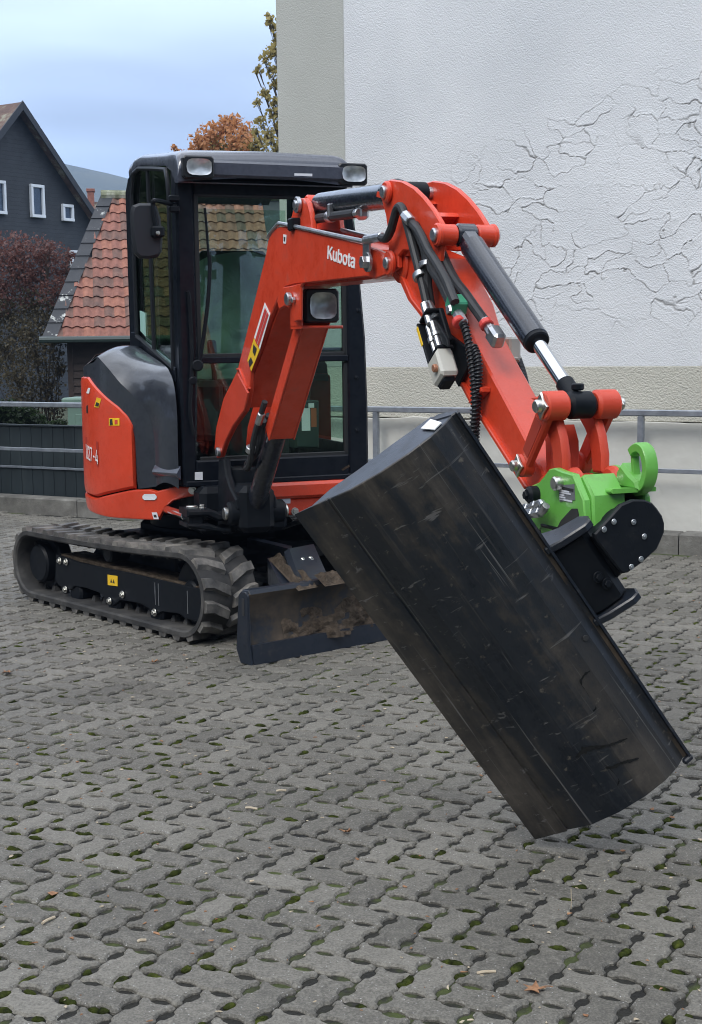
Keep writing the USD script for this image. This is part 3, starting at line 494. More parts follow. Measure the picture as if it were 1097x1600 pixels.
def lobed(name, label, cat_, base, lobes, lm, nleaf, lsize, seed, stems, shell=.5):
    """A plant whose leaves fill clumps (x, y, z, radius, material index); stems rise to the clumps."""
    t = thing(name, label, cat_, base); seed = int(seed); r = np.random.default_rng(seed); base = np.array(base); lobes = [(*l[:4], int(l[4])) for l in lobes]; lb = np.array([l[:4] for l in lobes], float); lb[:, :3] -= base
    limbs = []
    for k in range(len(lb)):
        root = np.array([r.normal()*.12*stems, r.normal()*.12*stems, 0]) if stems else np.zeros(3); c = lb[k, :3]; mid = root*.6 + c*.4 + r.normal(size=3)*.12*lb[k, 3]; mid[2] = max(mid[2], c[2]*.45)
        if not stems: root = np.array([0, 0, c[2]*.62]); mid = np.array([c[0]*.4, c[1]*.4, c[2]*.86])
        R_ = .010 + .014*lb[:, 3].max()*(0.5 if stems else 1); limbs.append(tube([root, mid, c], np.linspace(R_, R_*.3, 13), 5))
        for q in range(7): d = r.normal(size=3); d[2] = abs(d[2])*.7; d /= np.linalg.norm(d); limbs.append(tube([mid*.3+c*.7, c+d*lb[k, 3]*.5, c+d*lb[k, 3]*1.05], np.linspace(R_*.35, R_*.1, 13), 4))
    if not stems: limbs.append(tube([(0, 0, 0), (.05, 0, lb[:, 2].max()*.4), (0, .04, lb[:, 2].max()*.9)], np.linspace(.14, .03, 13), 7))
    part(t, 'trunk', cat(limbs), BARK, True)
    w = lb[:, 3]**2; mats = sorted(set(l[4] for l in lobes))
    for m_ in mats:
        idx = [k for k, l in enumerate(lobes) if l[4] == m_]; n = int(nleaf*w[idx].sum()/w.sum()); k = r.choice(idx, n, p=w[idx]/w[idx].sum()); d = r.normal(size=(n, 3)); d /= np.linalg.norm(d, axis=1, keepdims=True)
        rad = lb[k, 3:4]*(shell + (1-shell)*r.random((n, 1))**.6)*(1.08+.55*(meshkit.fbm(d*2.2 + k[:, None]*7.1, 3, seed)[:, None]-.5)*2); part(t, 'crown', leaves(lb[k, :3] + d*rad, lsize, seed+int(m_)), lm[m_], False)
    return t
lobed('copper_bush', 'large bush with dull red-brown leaves left of the shed', 'bush', (-5.75, 27.0, -.7), [[-6.156,26.6,2.976,0.453,0],[-5.714,26.85,3.02,0.429,0],[-5.346,27.1,2.758,0.334,0],[-6.655,26.725,3.048,0.477,0],[-5.961,26.975,2.583,0.501,0],[-5.413,26.6,2.385,0.358,0],[-6.414,26.85,2.466,0.501,0],[-5.216,27.1,3.052,0.167,0],[-5.038,26.725,2.678,0.119,0],[-6.114,26.975,3.232,0.262,0],[-5.504,26.6,3.119,0.239,0],[-5.833,26.85,2.105,0.429,1],[-6.375,27.1,1.939,0.477,1],[-5.518,26.725,1.863,0.286,1],[-6.817,26.975,2.12,0.537,1],[-5.917,26.6,1.572,0.406,1],[-5.499,26.85,1.45,0.262,1],[-6.46,27.1,1.342,0.429,1],[-5.785,26.725,1.098,0.406,1],[-5.458,26.975,0.971,0.191,1],[-6.184,26.6,0.81,0.406,1],[-5.65,26.85,0.618,0.31,1],[-6.829,27.1,1.167,0.537,1],[-6.053,26.725,0.329,0.429,1],[-5.572,26.975,0.191,0.239,1]], [L_RED, L_BR], 12500, .062, 41, 1., .0)
lobed('green_shrub', 'low green shrub just behind the dark board fence', 'shrub', (-4.6, 19.0, -.7), [[-4.582,19.0,0.483,0.187,0],[-4.397,19.0,0.421,0.153,0],[-4.242,19.0,0.462,0.119,0],[-4.127,19.0,0.358,0.102,0],[-4.778,19.0,0.469,0.204,0],[-4.486,19.0,0.337,0.17,0],[-3.976,19.0,0.305,0.085,0],[-3.838,19.0,0.338,0.077,0]], [L_GR], 4200, .055, 42, 1., .4)
lobed('maple_tree', 'bushy orange autumn tree rising behind the cab roof', 'tree', (-3.1, 36., -.7), [[-3.594,35.5,6.259,0.258,0],[-3.325,35.667,6.492,0.291,0],[-3.04,35.833,6.604,0.323,0],[-2.753,36.0,6.717,0.291,0],[-2.517,36.167,6.553,0.291,0],[-3.203,36.333,6.306,0.387,0],[-3.574,36.5,6.145,0.323,0],[-2.692,35.5,6.248,0.387,0],[-3.774,35.667,6.009,0.226,0],[-2.93,35.833,5.943,0.484,1],[-2.388,36.0,6.112,0.42,1],[-2.157,36.167,6.332,0.291,1],[-2.496,36.333,5.845,0.517,1],[-3.391,36.5,5.767,0.549,1],[-2.837,35.5,5.366,0.71,1],[-4.208,35.667,6.152,0.097,0],[-4.121,35.833,6.066,0.097,0],[-2.971,36.0,6.842,0.129,0],[-2.793,36.167,6.958,0.081,0],[-2.265,36.333,5.452,0.646,1]], [L_OR, L_YE], 6500, .105, 43, 0, .0)
lobed('slender_tree', 'tall sparse tree whose twigs show past the building corner', 'tree', (-1.2, 30., -.7), [[-1.494,30.0,7.875,0.121,0],[-1.569,30.0,8.002,0.067,0],[-1.418,30.0,7.735,0.094,0],[-1.452,30.0,7.319,0.175,0],[-1.625,30.0,7.144,0.121,0],[-1.512,30.0,6.939,0.135,0],[-1.773,30.0,6.943,0.081,0],[-1.839,30.0,6.893,0.054,0],[-1.465,30.0,6.659,0.135,0],[-1.652,30.0,6.433,0.148,0],[-1.812,30.0,6.282,0.094,0],[-1.446,30.0,6.277,0.121,0],[-1.529,30.0,6.048,0.135,0],[-1.742,30.0,5.897,0.121,0],[-1.429,30.0,5.765,0.121,0],[-1.59,30.0,5.614,0.161,0],[-1.291,30.0,7.544,0.188,0],[-1.225,30.0,6.911,0.269,0],[-1.238,30.0,6.147,0.269,0],[-1.41,30.0,5.406,0.188,0],[-1.85,30.0,5.707,0.094,0]], [L_YE], 1300, .10, 44, 0, .0)
# --- wooded hill, and the trees left of the yard that the cab glass mirrors
HILLM = rough_mat('wooded_hill', [(.3, (.018, .028, .016)), (.7, (.05, .055, .028))], .02, .95, .5, .12, 3.)
hx, hy = np.meshgrid(np.linspace(-800, 450, 90), np.linspace(450, 1300, 60), indexing='ij')
hz = 112*np.exp(-((hy-875)/240)**2)*(0.62 + .55*np.exp(-((hx+325)/260)**2)) + 8*(meshkit.fbm(np.stack([hx/80, hy/80, 0*hx], -1), 4, 2)-.5) - 5
p = numbered('/World', 'wooded_hill'); usdkit.mesh(stage, p, grid(np.stack([hx, hy, hz], -1)), HILLM, True); tag(p, kind='structure')

# --- beyond the frame: garden trees to the left and the street side behind the camera, which glass and paint mirror
def leafy(base, h, r_, seed, group=None, name='garden_tree', label='leafy green tree standing outside the picture'):
    t = thing(name, label, 'tree', base, 0, group); rr = np.random.default_rng(seed); n = 5200
    part(t, 'trunk', tube([(0, 0, 0), (.1, .05, h*.3), (-.05, .1, h*.6)], np.linspace(.22, .10, 13), 7), BARK, True)
    lob = np.c_[rr.normal(size=(14, 2))*r_*.5, rr.uniform(.25, .9, 14)*h]; k = rr.integers(0, 14, n); d = rr.normal(size=(n, 3)); d /= np.linalg.norm(d, axis=1, keepdims=True)
    part(t, 'crown', leaves(lob[k] + d*(r_*.55*rr.random((n, 1))**.4), .42, seed+1), L_GR, False)
for k, (x_, y_, h_, r_) in enumerate(((-8.5, 17.5, 7.5, 2.4), (-12, 21, 9, 3.), (-10.5, 13.5, 7, 2.5), (-13, 8, 9, 3.), (-12, 1, 9, 3.2), (-11, -6, 9, 3.), (-6, -12, 9.5, 3.4), (0, -14, 10, 3.6), (6.5, -13, 10, 3.6), (11.5, -9, 10, 3.4), (12.5, -2, 9, 3.))):
    leafy((x_, y_, -.7 if y_ > 10 else 0), h_, r_, 100+7*k, 'garden trees round the yard', 'garden_tree', ('green garden tree left of the gabled house, mirrored in the cab side window', 'tall green tree farther left beyond the garden', 'leafy tree left of the yard near the board fence', 'green tree at the left side of the yard', 'green tree at the left of the camera position', 'green tree left behind the camera position', 'broad green tree behind the camera to the left', 'tallest green tree straight behind the camera', 'tall green tree behind the camera to the right', 'green tree at the right behind the camera', 'green tree to the right of the camera position')[k])

# --- the damp air
HAZE = MT('damp_air', {'v': ('principled_volume', {'color': (.50, .68, 1.0), 'density': .0003})}, (), None, 'v.volume')
hz_ = box((0, 600, 63.), (3100, 1900, 134.), 0); p = numbered('/World', 'haze'); usdkit.mesh(stage, p, hz_, HAZE, False); tag(p, kind='stuff')

# ================================================================ THE EXCAVATOR  (local frame: x forward, y to its left, z up)
ex = thing('mini_excavator', 'orange and black tracked mini excavator with wide black bucket tilted to the ground', 'excavator', [-0.716,7.608,0.0], -69.)
YB = -0.115                                                     # the boom's centre plane
# measured points of the machine (metres, local frame)
FOOT, LUGP, CYLP, ARMP = [[0.837,0.874]][0], [[1.96,1.919]][0], [[1.934,1.554]][0], [[2.937,1.639]][0]
ACP, BCP, LKP, LKB = [[2.909,1.873]][0], [[3.312,1.704]][0], [[4.011,1.206]][0], [[3.877,1.038]][0]
QP1, QP2 = [[4.088,1.007]][0], [[3.958,0.965]][0]; TIPP, CP2, FEAR = QP2, QP1, QP1
LBX, LBZ = [[1.962,1.526]][0]
KUB = [[2.324,1.69],[2.602,1.641]]
M0, M1 = [[-86.06,0.806],[-73.18,0.785]]
STK = [[[-75.7,1.073],[-73.06,1.122],[-69.41,1.116],[-71.71,1.071]], [[-64.33,1.022],[-57.93,1.024],[-58.08,0.986],[-64.5,0.984]]]
STRIPES = [[[1.559,-0.206,1.529],[1.581,-0.206,1.515],[1.432,-0.206,1.378],[1.409,-0.206,1.393]], [[1.587,-0.206,1.511],[1.606,-0.206,1.499],[1.458,-0.206,1.366],[1.441,-0.206,1.377]]]
LB1 = [[[0.292,1.054],[0.337,0.94]],[[0.329,1.079],[0.359,1.055]],[[0.293,1.08],[0.308,1.057]],[[0.342,1.053],[0.371,0.958]]]
HOSE1 = [[2.91,-0.23,1.724],[2.954,-0.23,1.719],[2.993,-0.23,1.743],[3.015,-0.23,1.77],[3.048,-0.23,1.806],[3.085,-0.23,1.805],[3.128,-0.23,1.751],[3.17,-0.23,1.682],[3.208,-0.23,1.62],[3.247,-0.23,1.553],[3.28,-0.23,1.489]]
HOSE2 = [[3.147,-0.235,1.767],[3.182,-0.235,1.746],[3.236,-0.235,1.715],[3.299,-0.235,1.658],[3.364,-0.235,1.612],[3.428,-0.235,1.561],[3.464,-0.235,1.522],[3.49,-0.235,1.494]]
HOSE3 = [[3.151,-0.215,1.745],[3.201,-0.215,1.702],[3.235,-0.215,1.662],[3.248,-0.215,1.618],[3.243,-0.215,1.585],[3.247,-0.215,1.543],[3.266,-0.215,1.49]]
HOSE4 = [[3.249,-0.215,1.644],[3.296,-0.215,1.594],[3.345,-0.215,1.561],[3.396,-0.215,1.516],[3.425,-0.215,1.489]]
HOSE5 = [[3.099,-0.205,1.77],[3.138,-0.205,1.7],[3.167,-0.205,1.645],[3.186,-0.205,1.6],[3.205,-0.205,1.547],[3.234,-0.205,1.486]]
CLIPS = [[[3.25,-0.218,1.626],[3.255,-0.218,1.61]], [[3.223,-0.228,1.592],[3.235,-0.228,1.575]]]
VB_C = [[3.386,-0.225,1.361]][0]; VB0, VB1 = [[3.357,1.439],[3.452,1.304]]; VB_A = math.degrees(math.atan2(-(VB1[1]-VB0[1]), VB1[0]-VB0[0]))
SP1 = [[3.494,-0.21,1.432],[3.516,-0.21,1.404],[3.533,-0.21,1.366],[3.55,-0.21,1.319],[3.567,-0.21,1.254],[3.571,-0.21,1.179],[3.557,-0.21,1.103],[3.548,-0.21,1.034]]; SP2 = [[3.538,-0.2,1.366],[3.564,-0.2,1.338],[3.576,-0.2,1.301],[3.572,-0.2,1.245],[3.563,-0.2,1.179],[3.554,-0.2,1.103],[3.541,-0.2,1.035]]; SP3 = [[3.414,-0.0,1.348],[3.439,-0.0,1.321],[3.465,-0.0,1.286],[3.485,-0.0,1.248],[3.494,-0.0,1.213]]
HOOKP = [np.array(q) for q in [[4.211,-0.055,0.991],[4.246,-0.055,1.009],[4.262,-0.055,1.04],[4.26,-0.055,1.07],[4.247,-0.055,1.094],[4.226,-0.055,1.104],[4.203,-0.055,1.098],[4.191,-0.055,1.089]]]
TYPEP = [[4.082,-0.216,1.001],[4.162,-0.216,1.012],[4.166,-0.216,0.971],[4.087,-0.216,0.959]]
tx0, tx1, tz0, tz1 = TYPEP[0][0], TYPEP[1][0], TYPEP[3][2], TYPEP[0][2]
TYPELINES = [(tx0+.08*(tx1-tx0), tz0+(tz1-tz0)*f, tx0+g*(tx1-tx0)) for f, g in ((.12, .35), (.12, .9), (.26, .45), (.40, .38), (.55, .8), (.67, .7))]
TYPEHEAD = [(tx0+.03*(tx1-tx0), tz1-.02*(tz1-tz0)), (tx1-.03*(tx1-tx0), tz1-.05*(tz1-tz0)), (tx1-.03*(tx1-tx0), tz1-.22*(tz1-tz0)), (tx0+.03*(tx1-tx0), tz1-.20*(tz1-tz0))]
ELB = [[[3.948,-0.245,0.927],[3.995,-0.245,0.937],[4.037,-0.245,0.952],[4.051,-0.245,0.946]], [[3.964,-0.25,0.915],[4.022,-0.25,0.923],[4.06,-0.25,0.934],[4.077,-0.25,0.949]]]
NUTS = [[[3.995,-0.245,0.937],[4.016,-0.245,0.944]], [[4.022,-0.25,0.923],[4.046,-0.25,0.929]], [[3.955,-0.245,0.929],[3.973,-0.245,0.932]], [[3.975,-0.25,0.916],[4.008,-0.25,0.921]]]
QH = [[[3.955,-0.245,0.929],[3.903,-0.245,0.919],[3.835,-0.245,0.913],[3.776,-0.245,0.936]], [[3.975,-0.25,0.916],[3.928,-0.25,0.909],[3.864,-0.25,0.904],[3.806,-0.25,0.921]]]
DISC = [[-0.089,-0.075],[-0.101,0.027],[-0.089,0.062],[-0.067,0.088],[-0.047,0.101],[-0.027,0.104],[-0.001,0.105],[0.019,0.099],[0.038,0.085],[0.059,0.044],[0.059,-0.011],[0.053,-0.057],[0.045,-0.07],[0.028,-0.074],[-0.076,-0.081]]
DB = [[-0.08,-0.015],[-0.043,0.029],[0.007,0.032],[0.048,-0.009],[0.046,-0.042],[-0.082,-0.048]]
TRICK = [[[0.391,-0.427,0.006],[0.386,-0.408,0.03],[0.386,-0.391,0.034],[0.406,-0.354,0.02],[0.417,-0.327,0.014],[0.428,-0.295,0.007]],[[0.526,-0.384,0.004],[0.515,-0.373,0.012],[0.494,-0.372,0.01],[0.472,-0.375,0.016],[0.457,-0.379,0.008]],[[0.463,-0.383,0.01],[0.473,-0.364,0.02],[0.475,-0.344,0.012],[0.486,-0.322,0.018],[0.495,-0.3,0.006]],[[0.267,-0.315,0.006],[0.242,-0.313,0.014],[0.218,-0.313,0.018],[0.206,-0.293,0.012],[0.207,-0.275,0.005]],[[0.279,-0.315,0.004],[0.3,-0.316,0.01],[0.304,-0.328,0.005]]]
l0, l1 = np.array(LKP), np.array(LKB); ld = (l1-l0)/np.linalg.norm(l1-l0); ln = np.array([-ld[1], ld[0]])
LINKPOLY = [tuple(l0+ln*.032), tuple(l1+ln*.026), tuple(l1-ln*.026), tuple(l0-ln*.032)]
LINKREC = [tuple(l0+ld*.05+ln*.020), tuple(l1-ld*.045+ln*.017), tuple(l1-ld*.045-ln*.017), tuple(l0+ld*.05-ln*.020)]
TURN = rz(19.25)                                                # undercarriage heading against the upper structure
def U(m): return mv(m, (0, 0, 0), TURN)
KO, KR = np.array([3.68, YB, .87]), rx(-54.)
def K(m): return mv(m, KO, KR)
def hull(P): h = trimesh.convex.convex_hull(np.array(P, float)); return np.array(h.vertices), np.array(h.faces)
def bolt(p, d, r=.012, h=.010): p, d = np.asarray(p, float), np.asarray(d, float); d = d/np.linalg.norm(d); return cat(cyl(p, p+d*h*.35, r*1.5, 14, .001), cyl(p+d*h*.3, p+d*h, r, 6, .0015))

# ---------------------------------------------------------------- tracks
def loop_path(n=240):
    xr, zr, Rr, xf, zf, Rf = -.725, .205, .205, .752, .222, .222     # rear sprocket bend, front idler bend (outer face without lugs is .024 inside)
    pts = []
    for a in np.linspace(math.pi*1.5, math.pi*.5, 40): pts.append((xr - abs(math.cos(a))*Rr, zr + math.sin(a)*Rr))
    for t in np.linspace(0, 1, 60)[1:-1]: pts.append((xr + (xf-xr)*t, zr+Rr + (zf+Rf-zr-Rr)*t - .012*math.sin(math.pi*t)))
    for a in np.linspace(math.pi*.5, -math.pi*.5, 44): pts.append((xf + math.cos(a)*Rf, zf + math.sin(a)*Rf))
    for t in np.linspace(0, 1, 60)[1:-1]: pts.append((xf + (xr-xf)*t, 0.0))
    p = np.array(pts + pts[:1]); s = np.r_[0, np.cumsum(np.linalg.norm(np.diff(p, axis=0), axis=1))]; u = np.linspace(0, s[-1], n, endpoint=False)
    return np.c_[np.interp(u, s, p[:, 0]), np.interp(u, s, p[:, 1])], s[-1]
LP, LLEN = loop_path()
def lp_frame(s):
    n = len(LP); u = (s/LLEN*n) % n; i = int(u) % n; f = u-int(u); p = LP[i]*(1-f) + LP[(i+1) % n]*f
    t = LP[(i+2) % n] - LP[(i-1) % n]; t = t/np.linalg.norm(t); return p, t, np.array([-t[1], t[0]])    # left normal: outward (path runs clockwise seen from -y)
def on_track(s, y, h):
    p, t, nrm = lp_frame(s); q = p + nrm*(h-.024); return np.array([q[0], y, q[1]])
def lug(s0, y0, sgn, far):
    """One rubber lug: a dog-legged bar from the belt's edge to its middle, with sloping flanks."""
    cl = [(0.0, y0 + sgn*.004), (0.006, y0 + sgn*.050), (.030, y0 + sgn*.095), (.052, y0 + sgn*.138)]; V = []
    for ds, y in cl:
        for off, h in ((-.035, -.002), (-.022, .023), (.022, .023), (.035, -.002)): V.append(on_track(s0+ds+off, y, h))
    V = np.array(V); F = []
    for a in range(3):
        for b in range(3): k = a*4+b; F += [[k, k+1, k+5], [k, k+5, k+4]]
    F += [[0, 1, 2], [0, 2, 3], [12, 14, 13], [12, 15, 14]]
    return outward((V, np.array(F)))
def make_track(yc, detailed):
    n = 150; V = []; prof = [(-.15, 0), (-.146, .0), (.146, 0), (.15, -.004), (.15, -.022), (.140, -.030), (.045, -.030), (-.045, -.030), (-.140, -.030), (-.15, -.022), (-.15, -.004)]
    for k in range(n):
        for dy, h in prof: V.append(on_track(k*LLEN/n, yc+dy, h))
    V = np.array(V); m = len(prof); F = []
    i = np.arange(m); j = (i+1) % m
    for k in range(n): a, b = k*m, ((k+1) % n)*m; F += [np.c_[a+i, a+j, b+j], np.c_[a+i, b+j, b+i]]
    t = part(ex, 'track', U(outward((V, np.vstack(F)))), TRACKR, 35, 'rubber crawler track at the left of the photo' if detailed else None)
    N = 36; lg = []
    for k in range(N):
        for sg, dk in ((1, 0), (-1, .5)):
            lg.append(lug((k+dk)*LLEN/N, yc - sg*.15, sg, 0))
    teeth = []
    for k in range(40):
        s = (k+.3)*LLEN/40
        for dy in (-.032, .032):
            V = [on_track(s+a*.5, yc+dy+b, h) for h, w, l in ((-.028, .018, .040), (-.058, .010, .022)) for a, b in ((-l, -w), (l, -w), (l, w), (-l, w))]
            teeth.append((np.array(V), np.array([[0, 1, 5], [0, 5, 4], [1, 2, 6], [1, 6, 5], [2, 3, 7], [2, 7, 6], [3, 0, 4], [3, 4, 7], [4, 5, 6], [4, 6, 7]])))
    if detailed:
        for l in lg: part(t, 'lug', U(l), LUGR, False)
    else: part(t, 'lugs', U(cat(lg)), LUGR, False, kind='stuff')
    part(t, 'guide_teeth', U(cat(teeth)), TRACKR, False, kind='stuff')
    return t
make_track(-.60, True); make_track(.60, False)
def track_gear(sg):
    y = -.60 if sg < 0 else .60; o = y + sg*.085
    fr = part(ex, 'track_frame', U(cat(extr([[-0.539,0.272],[-0.557,0.131],[-0.517,0.104],[-0.462,0.086],[-0.379,0.1],[-0.351,0.121],[-0.23,0.126],[-0.101,0.118],[-0.026,0.088],[0.035,0.066],[0.112,0.106],[0.299,0.114],[0.368,0.101],[0.436,0.069],[0.488,0.099],[0.639,0.11],[0.698,0.094],[0.826,0.094],[0.864,0.114],[0.87,0.253],[0.738,0.252],[0.575,0.253],[0.194,0.256],[-0.261,0.254]], y-sg*.10, o, .004, 'y'))), BLACK)
    part(fr, 'top_cover', U(extr([(-.50, .278), (.84, .258), (.84, .240), (-.50, .255)], y-.075, y+.075, .004, 'y')), MUD)
    if sg < 0:
        for P in [[-0.436,-0.688,0.094],[0.017,-0.688,0.091],[0.143,-0.688,0.14],[0.436,-0.688,0.089],[-0.487,-0.688,0.243],[-0.418,-0.688,0.244]]: part(fr, 'bolt', U(bolt(P, (0, -1, 0), .013, .016)), ZINC)
        P = [[0.001,-0.686,0.224],[0.097,-0.686,0.228],[0.094,-0.686,0.176],[0.0,-0.686,0.171]]
        part(fr, 'warning_sticker', U(extr([(q[0], q[2]) for q in P], -.6885, -.686, 0, 'y')), YEL)
        c = np.mean(P, 0); part(fr, 'sticker_print', U(cat(*[extr([(c[0]-.022+dx, c[2]-.012), (c[0]-.012+dx, c[2]+.008), (c[0]-.002+dx, c[2]-.012)], -.6895, -.6886, 0, 'y') for dx in (0, .024)])), DARKP)
        for x_ in (.44, .47, .72): part(fr, 'weld_seam', U(box((x_, -.6855, .19-.02*x_), (.004, .003, .11), .001)), STEEL)
    for x_ in (-.36, .02, .42): part(ex, 'track_roller', U(cyl((x_, y-sg*.05, .085), (x_, y+sg*.075, .085), .062, 18, .012)), BLACK)
    part(ex, 'carrier_roller', U(cyl((.02, y-sg*.02, .335), (.02, y+sg*.10, .335), .045, 16, .008)), BLACK)
    part(ex, 'sprocket', U(cat(cyl((-.715, y-.04, .205), (-.715, y+.04, .205), .150, 18, .01), cyl((-.715, y+sg*.03, .205), (-.715, y+sg*.10, .205), .105, 20, .012))), BLACK)
    part(ex, 'idler_wheel', U(cat(cyl((.73, y-.05, .222), (.73, y+.05, .222), .165, 26, .02), cyl((.73, y-.08, .222), (.73, y+.08, .222), .06, 16, .01))), BLACK)
track_gear(-1); track_gear(1)
part(ex, 'undercarriage_frame', U(cat(box((0, 0, .30), (.80, 1.06, .14), .02), box((.0, 0, .40), (.62, .62, .12), .03), extr([(-.45, .26), (.45, .26), (.30, .40), (-.30, .40)], -.52, .52, .01, 'y'))), BLACK)
part(ex, 'slew_ring', cyl((0, 0, .43), (0, 0, .54), .36, 40, .01), BLACK)
part(ex, 'grease_cylinder', U(cyl((-.30, -.46, .345), (.10, -.40, .335), .022, 12, .003)), STEEL)

# ---------------------------------------------------------------- dozer blade
BX, BC, BW = 1.372, -.035, .755
curve = [(BX, .0), (BX-.008, .05), (BX-.030, .10), (BX-.046, .16), (BX-.050, .22), (BX-.036, .275), (BX-.012, .305)]
bl = part(ex, 'dozer_blade', U(extr(curve + [(BX-.030, .318), (BX-.055, .312), (BX-.072, .22), (BX-.068, .15), (BX-.05, .08), (BX-.028, .02), (BX-.02, .0)], BC-BW, BC+BW, .004, 'y')), BLADEM)
part(bl, 'cutting_edge', U(extr([(BX+.010, .0), (BX+.002, .085), (BX-.012, .085), (BX-.010, .0)], BC-BW, BC+BW, .003, 'y')), NAVY)
for s in (-1, 1): part(bl, 'end_plate', U(extr([(BX+.005, .0), (BX-.01, .10), (BX-.012, .30), (BX-.025, .318), (BX-.055, .318), (BX-.075, .30), (BX-.10, .06), (BX-.07, .0)], BC+s*BW, BC+s*(BW+.016), .003, 'y')), NAVY)
part(bl, 'end_slot', U(box((BX-.040, BC-BW-.0165, .25), (.018, .003, .075), .001)), DARKP)
part(bl, 'top_rib', U(extr([(BX-.07, .300), (BX-.012, .306), (BX-.022, .324), (BX-.07, .322)], BC-BW, BC+BW, .004, 'y')), NAVY)
def mudbank(n=90, m=26, y0=-.60, y1=.62):
    """Lumps of clay stuck on the moldboard."""
    Y, T = np.meshgrid(np.linspace(y0, y1, n), np.linspace(0, 1, m), indexing='ij'); cv = np.array(curve)
    z = .06 + T*.20; x = np.interp(z, cv[:, 1], cv[:, 0]); h = meshkit.fbm(np.stack([Y*9, T*3, 0*Y], -1), 5, 4)
    env = np.clip((Y+.75)/.45, .25, 1)*np.exp(-((T-.30-.10*np.sin(Y*5))/.42)**2); d = (h-.30)*.15*env - .007 + .030*env*(meshkit.fbm(np.stack([Y*40, T*14, 0*Y], -1), 3, 7)-.5)
    return grid(np.stack([x+d, Y, z+0*d], -1))
part(bl, 'mud', U(mudbank()), MUD, True)
def mudpatch(P, hgt, seed, n=24, m=14):
    P = [np.array(p, float) for p in P]; u, w = np.meshgrid(np.linspace(0, 1, n), np.linspace(0, 1, m), indexing='ij')
    B = ((1-u)*(1-w))[..., None]*P[0] + (u*(1-w))[..., None]*P[1] + (u*w)[..., None]*P[2] + ((1-u)*w)[..., None]*P[3]
    e = np.minimum(1, 5*np.minimum(np.minimum(u, 1-u), np.minimum(w, 1-w))); h = hgt*e*(meshkit.fbm(np.stack([u*5, w*4, 0*u], -1), 4, seed)-.28) - .004
    B[..., 2] += h; return grid(B)
part(bl, 'top_mud', U(mudpatch([(BX-.07, .02, .324), (BX-.012, .02, .326), (BX-.012, .42, .326), (BX-.07, .42, .324)], .06, 3)), MUD, True)
def slab(top, drop): top = [(min(q[0], BX-.09), q[1], q[2]) for q in top]; return hull(list(map(tuple, top)) + [(q[0], q[1], q[2]-drop) for q in top])
AT = [[0.931,-0.37,0.375],[0.914,-0.273,0.375]] + [[1.381,-0.429,0.3],[1.397,-0.554,0.3]]
arm_ = part(ex, 'blade_arm', U(slab(AT, .12)), NAVY); part(arm_, 'arm_mud', U(mudpatch([np.array(AT[0]) + [0, 0, .003], np.array(AT[1]) + [0, 0, .003], np.array(AT[2]) + [0, 0, .003], np.array(AT[3]) + [0, 0, .003]], .11, 10)), MUD, True)
AT2 = [(q[0], .60-q[1], q[2]) for q in AT]
part(ex, 'blade_arm', U(slab(AT2, .12)), NAVY)
BT = [[1.056,-0.336,0.43],[1.021,-0.162,0.43]] + [[1.452,-0.29,0.318],[1.459,-0.452,0.318]]
br = part(ex, 'blade_brace', U(slab(BT, .05)), NAVY)
part(br, 'brace_flange', U(hull([(min(q[0], BX-.09), q[1], q[2]) for q in [BT[0], BT[3], (BT[0][0], BT[0][1]-.03, BT[0][2]-.012), (BT[3][0], BT[3][1]-.035, BT[3][2]-.012), (BT[0][0], BT[0][1]-.03, BT[0][2]-.10), (BT[3][0], BT[3][1]-.03, BT[3][2]-.10)]])), NAVY)
part(br, 'brace_mud', U(mudpatch([np.array(BT[3])*.7+np.array(BT[0])*.3, np.array(BT[2])*.7+np.array(BT[1])*.3, BT[2], BT[3]], .06, 21)), MUD, True)
cl_ = lambda q: np.array([min(q[0], BX-.09), q[1], q[2]])
for f_ in (.35, .65): part(br, 'brace_bolt', U(bolt((cl_(BT[0])*(1-f_)+cl_(BT[1])*f_)*.6 + (cl_(BT[3])*(1-f_)+cl_(BT[2])*f_)*.4 + np.array([0, 0, -.002]), (.4, 0, 1), .011, .010)), ZINC)
part(ex, 'cross_bar', U(slab([[0.569,-0.224,0.42],[0.526,-0.168,0.42],[0.943,-0.233,0.42],[1.022,-0.302,0.42]], .05)), NAVY)
part(ex, 'blade_cylinder', U(cat(cyl((.40, .12, .40), (.95, .12, .46), .045, 18, .006))), BLACK)
part(ex, 'blade_hose', U(tube([(.55, .02, .45), (.75, .0, .50), (.95, .06, .49), (1.0, .10, .44)], .012, 8)), STEEL)

# ---------------------------------------------------------------- upper body: tail, hood, skirt
RT = .69
def cylgrid(rows_, R):
    """Sheet on the swing circle from rows of (angle in degrees, height)."""
    return grid([[(R*math.cos(math.radians(a)), R*math.sin(math.radians(a)), z) for a, z in r] for r in rows_])
def lerp_curve(pts, n):
    p = np.asarray(pts, float); s = np.r_[0, np.cumsum(np.linalg.norm(np.diff(p, axis=0)*np.r_[[1./60]*(p.shape[1] == 2), [1.]*(p.shape[1]-1 if p.shape[1] == 2 else 3)][:p.shape[1]], axis=1))]
    u = np.linspace(0, s[-1], n); return np.stack([np.interp(u, s, p[:, i]) for i in range(p.shape[1])], 1)
ORB = [[-88.67,1.212],[-83.26,1.226],[-78.12,1.194],[-66.97,1.126],[-59.6,1.083],[-54.62,1.04],[-52.35,1.003],[-51.88,0.94],[-52.28,0.716],[-51.04,0.684]]   # orange bonnet's front edge
CRS = [[-76.74,1.297],[-73.54,1.326],[-65.42,1.266],[-58.4,1.197],[-52.22,1.144],[-47.22,1.092],[-44.28,1.048],[-42.62,1.005],[-41.86,0.958],[-41.7,0.911],[-41.54,0.754]]
def zcap(a, table, side):  # height of the bonnet's top at angle a
    t = sorted(table); return np.interp(a, [q[0] for q in t], [q[1] for q in t])
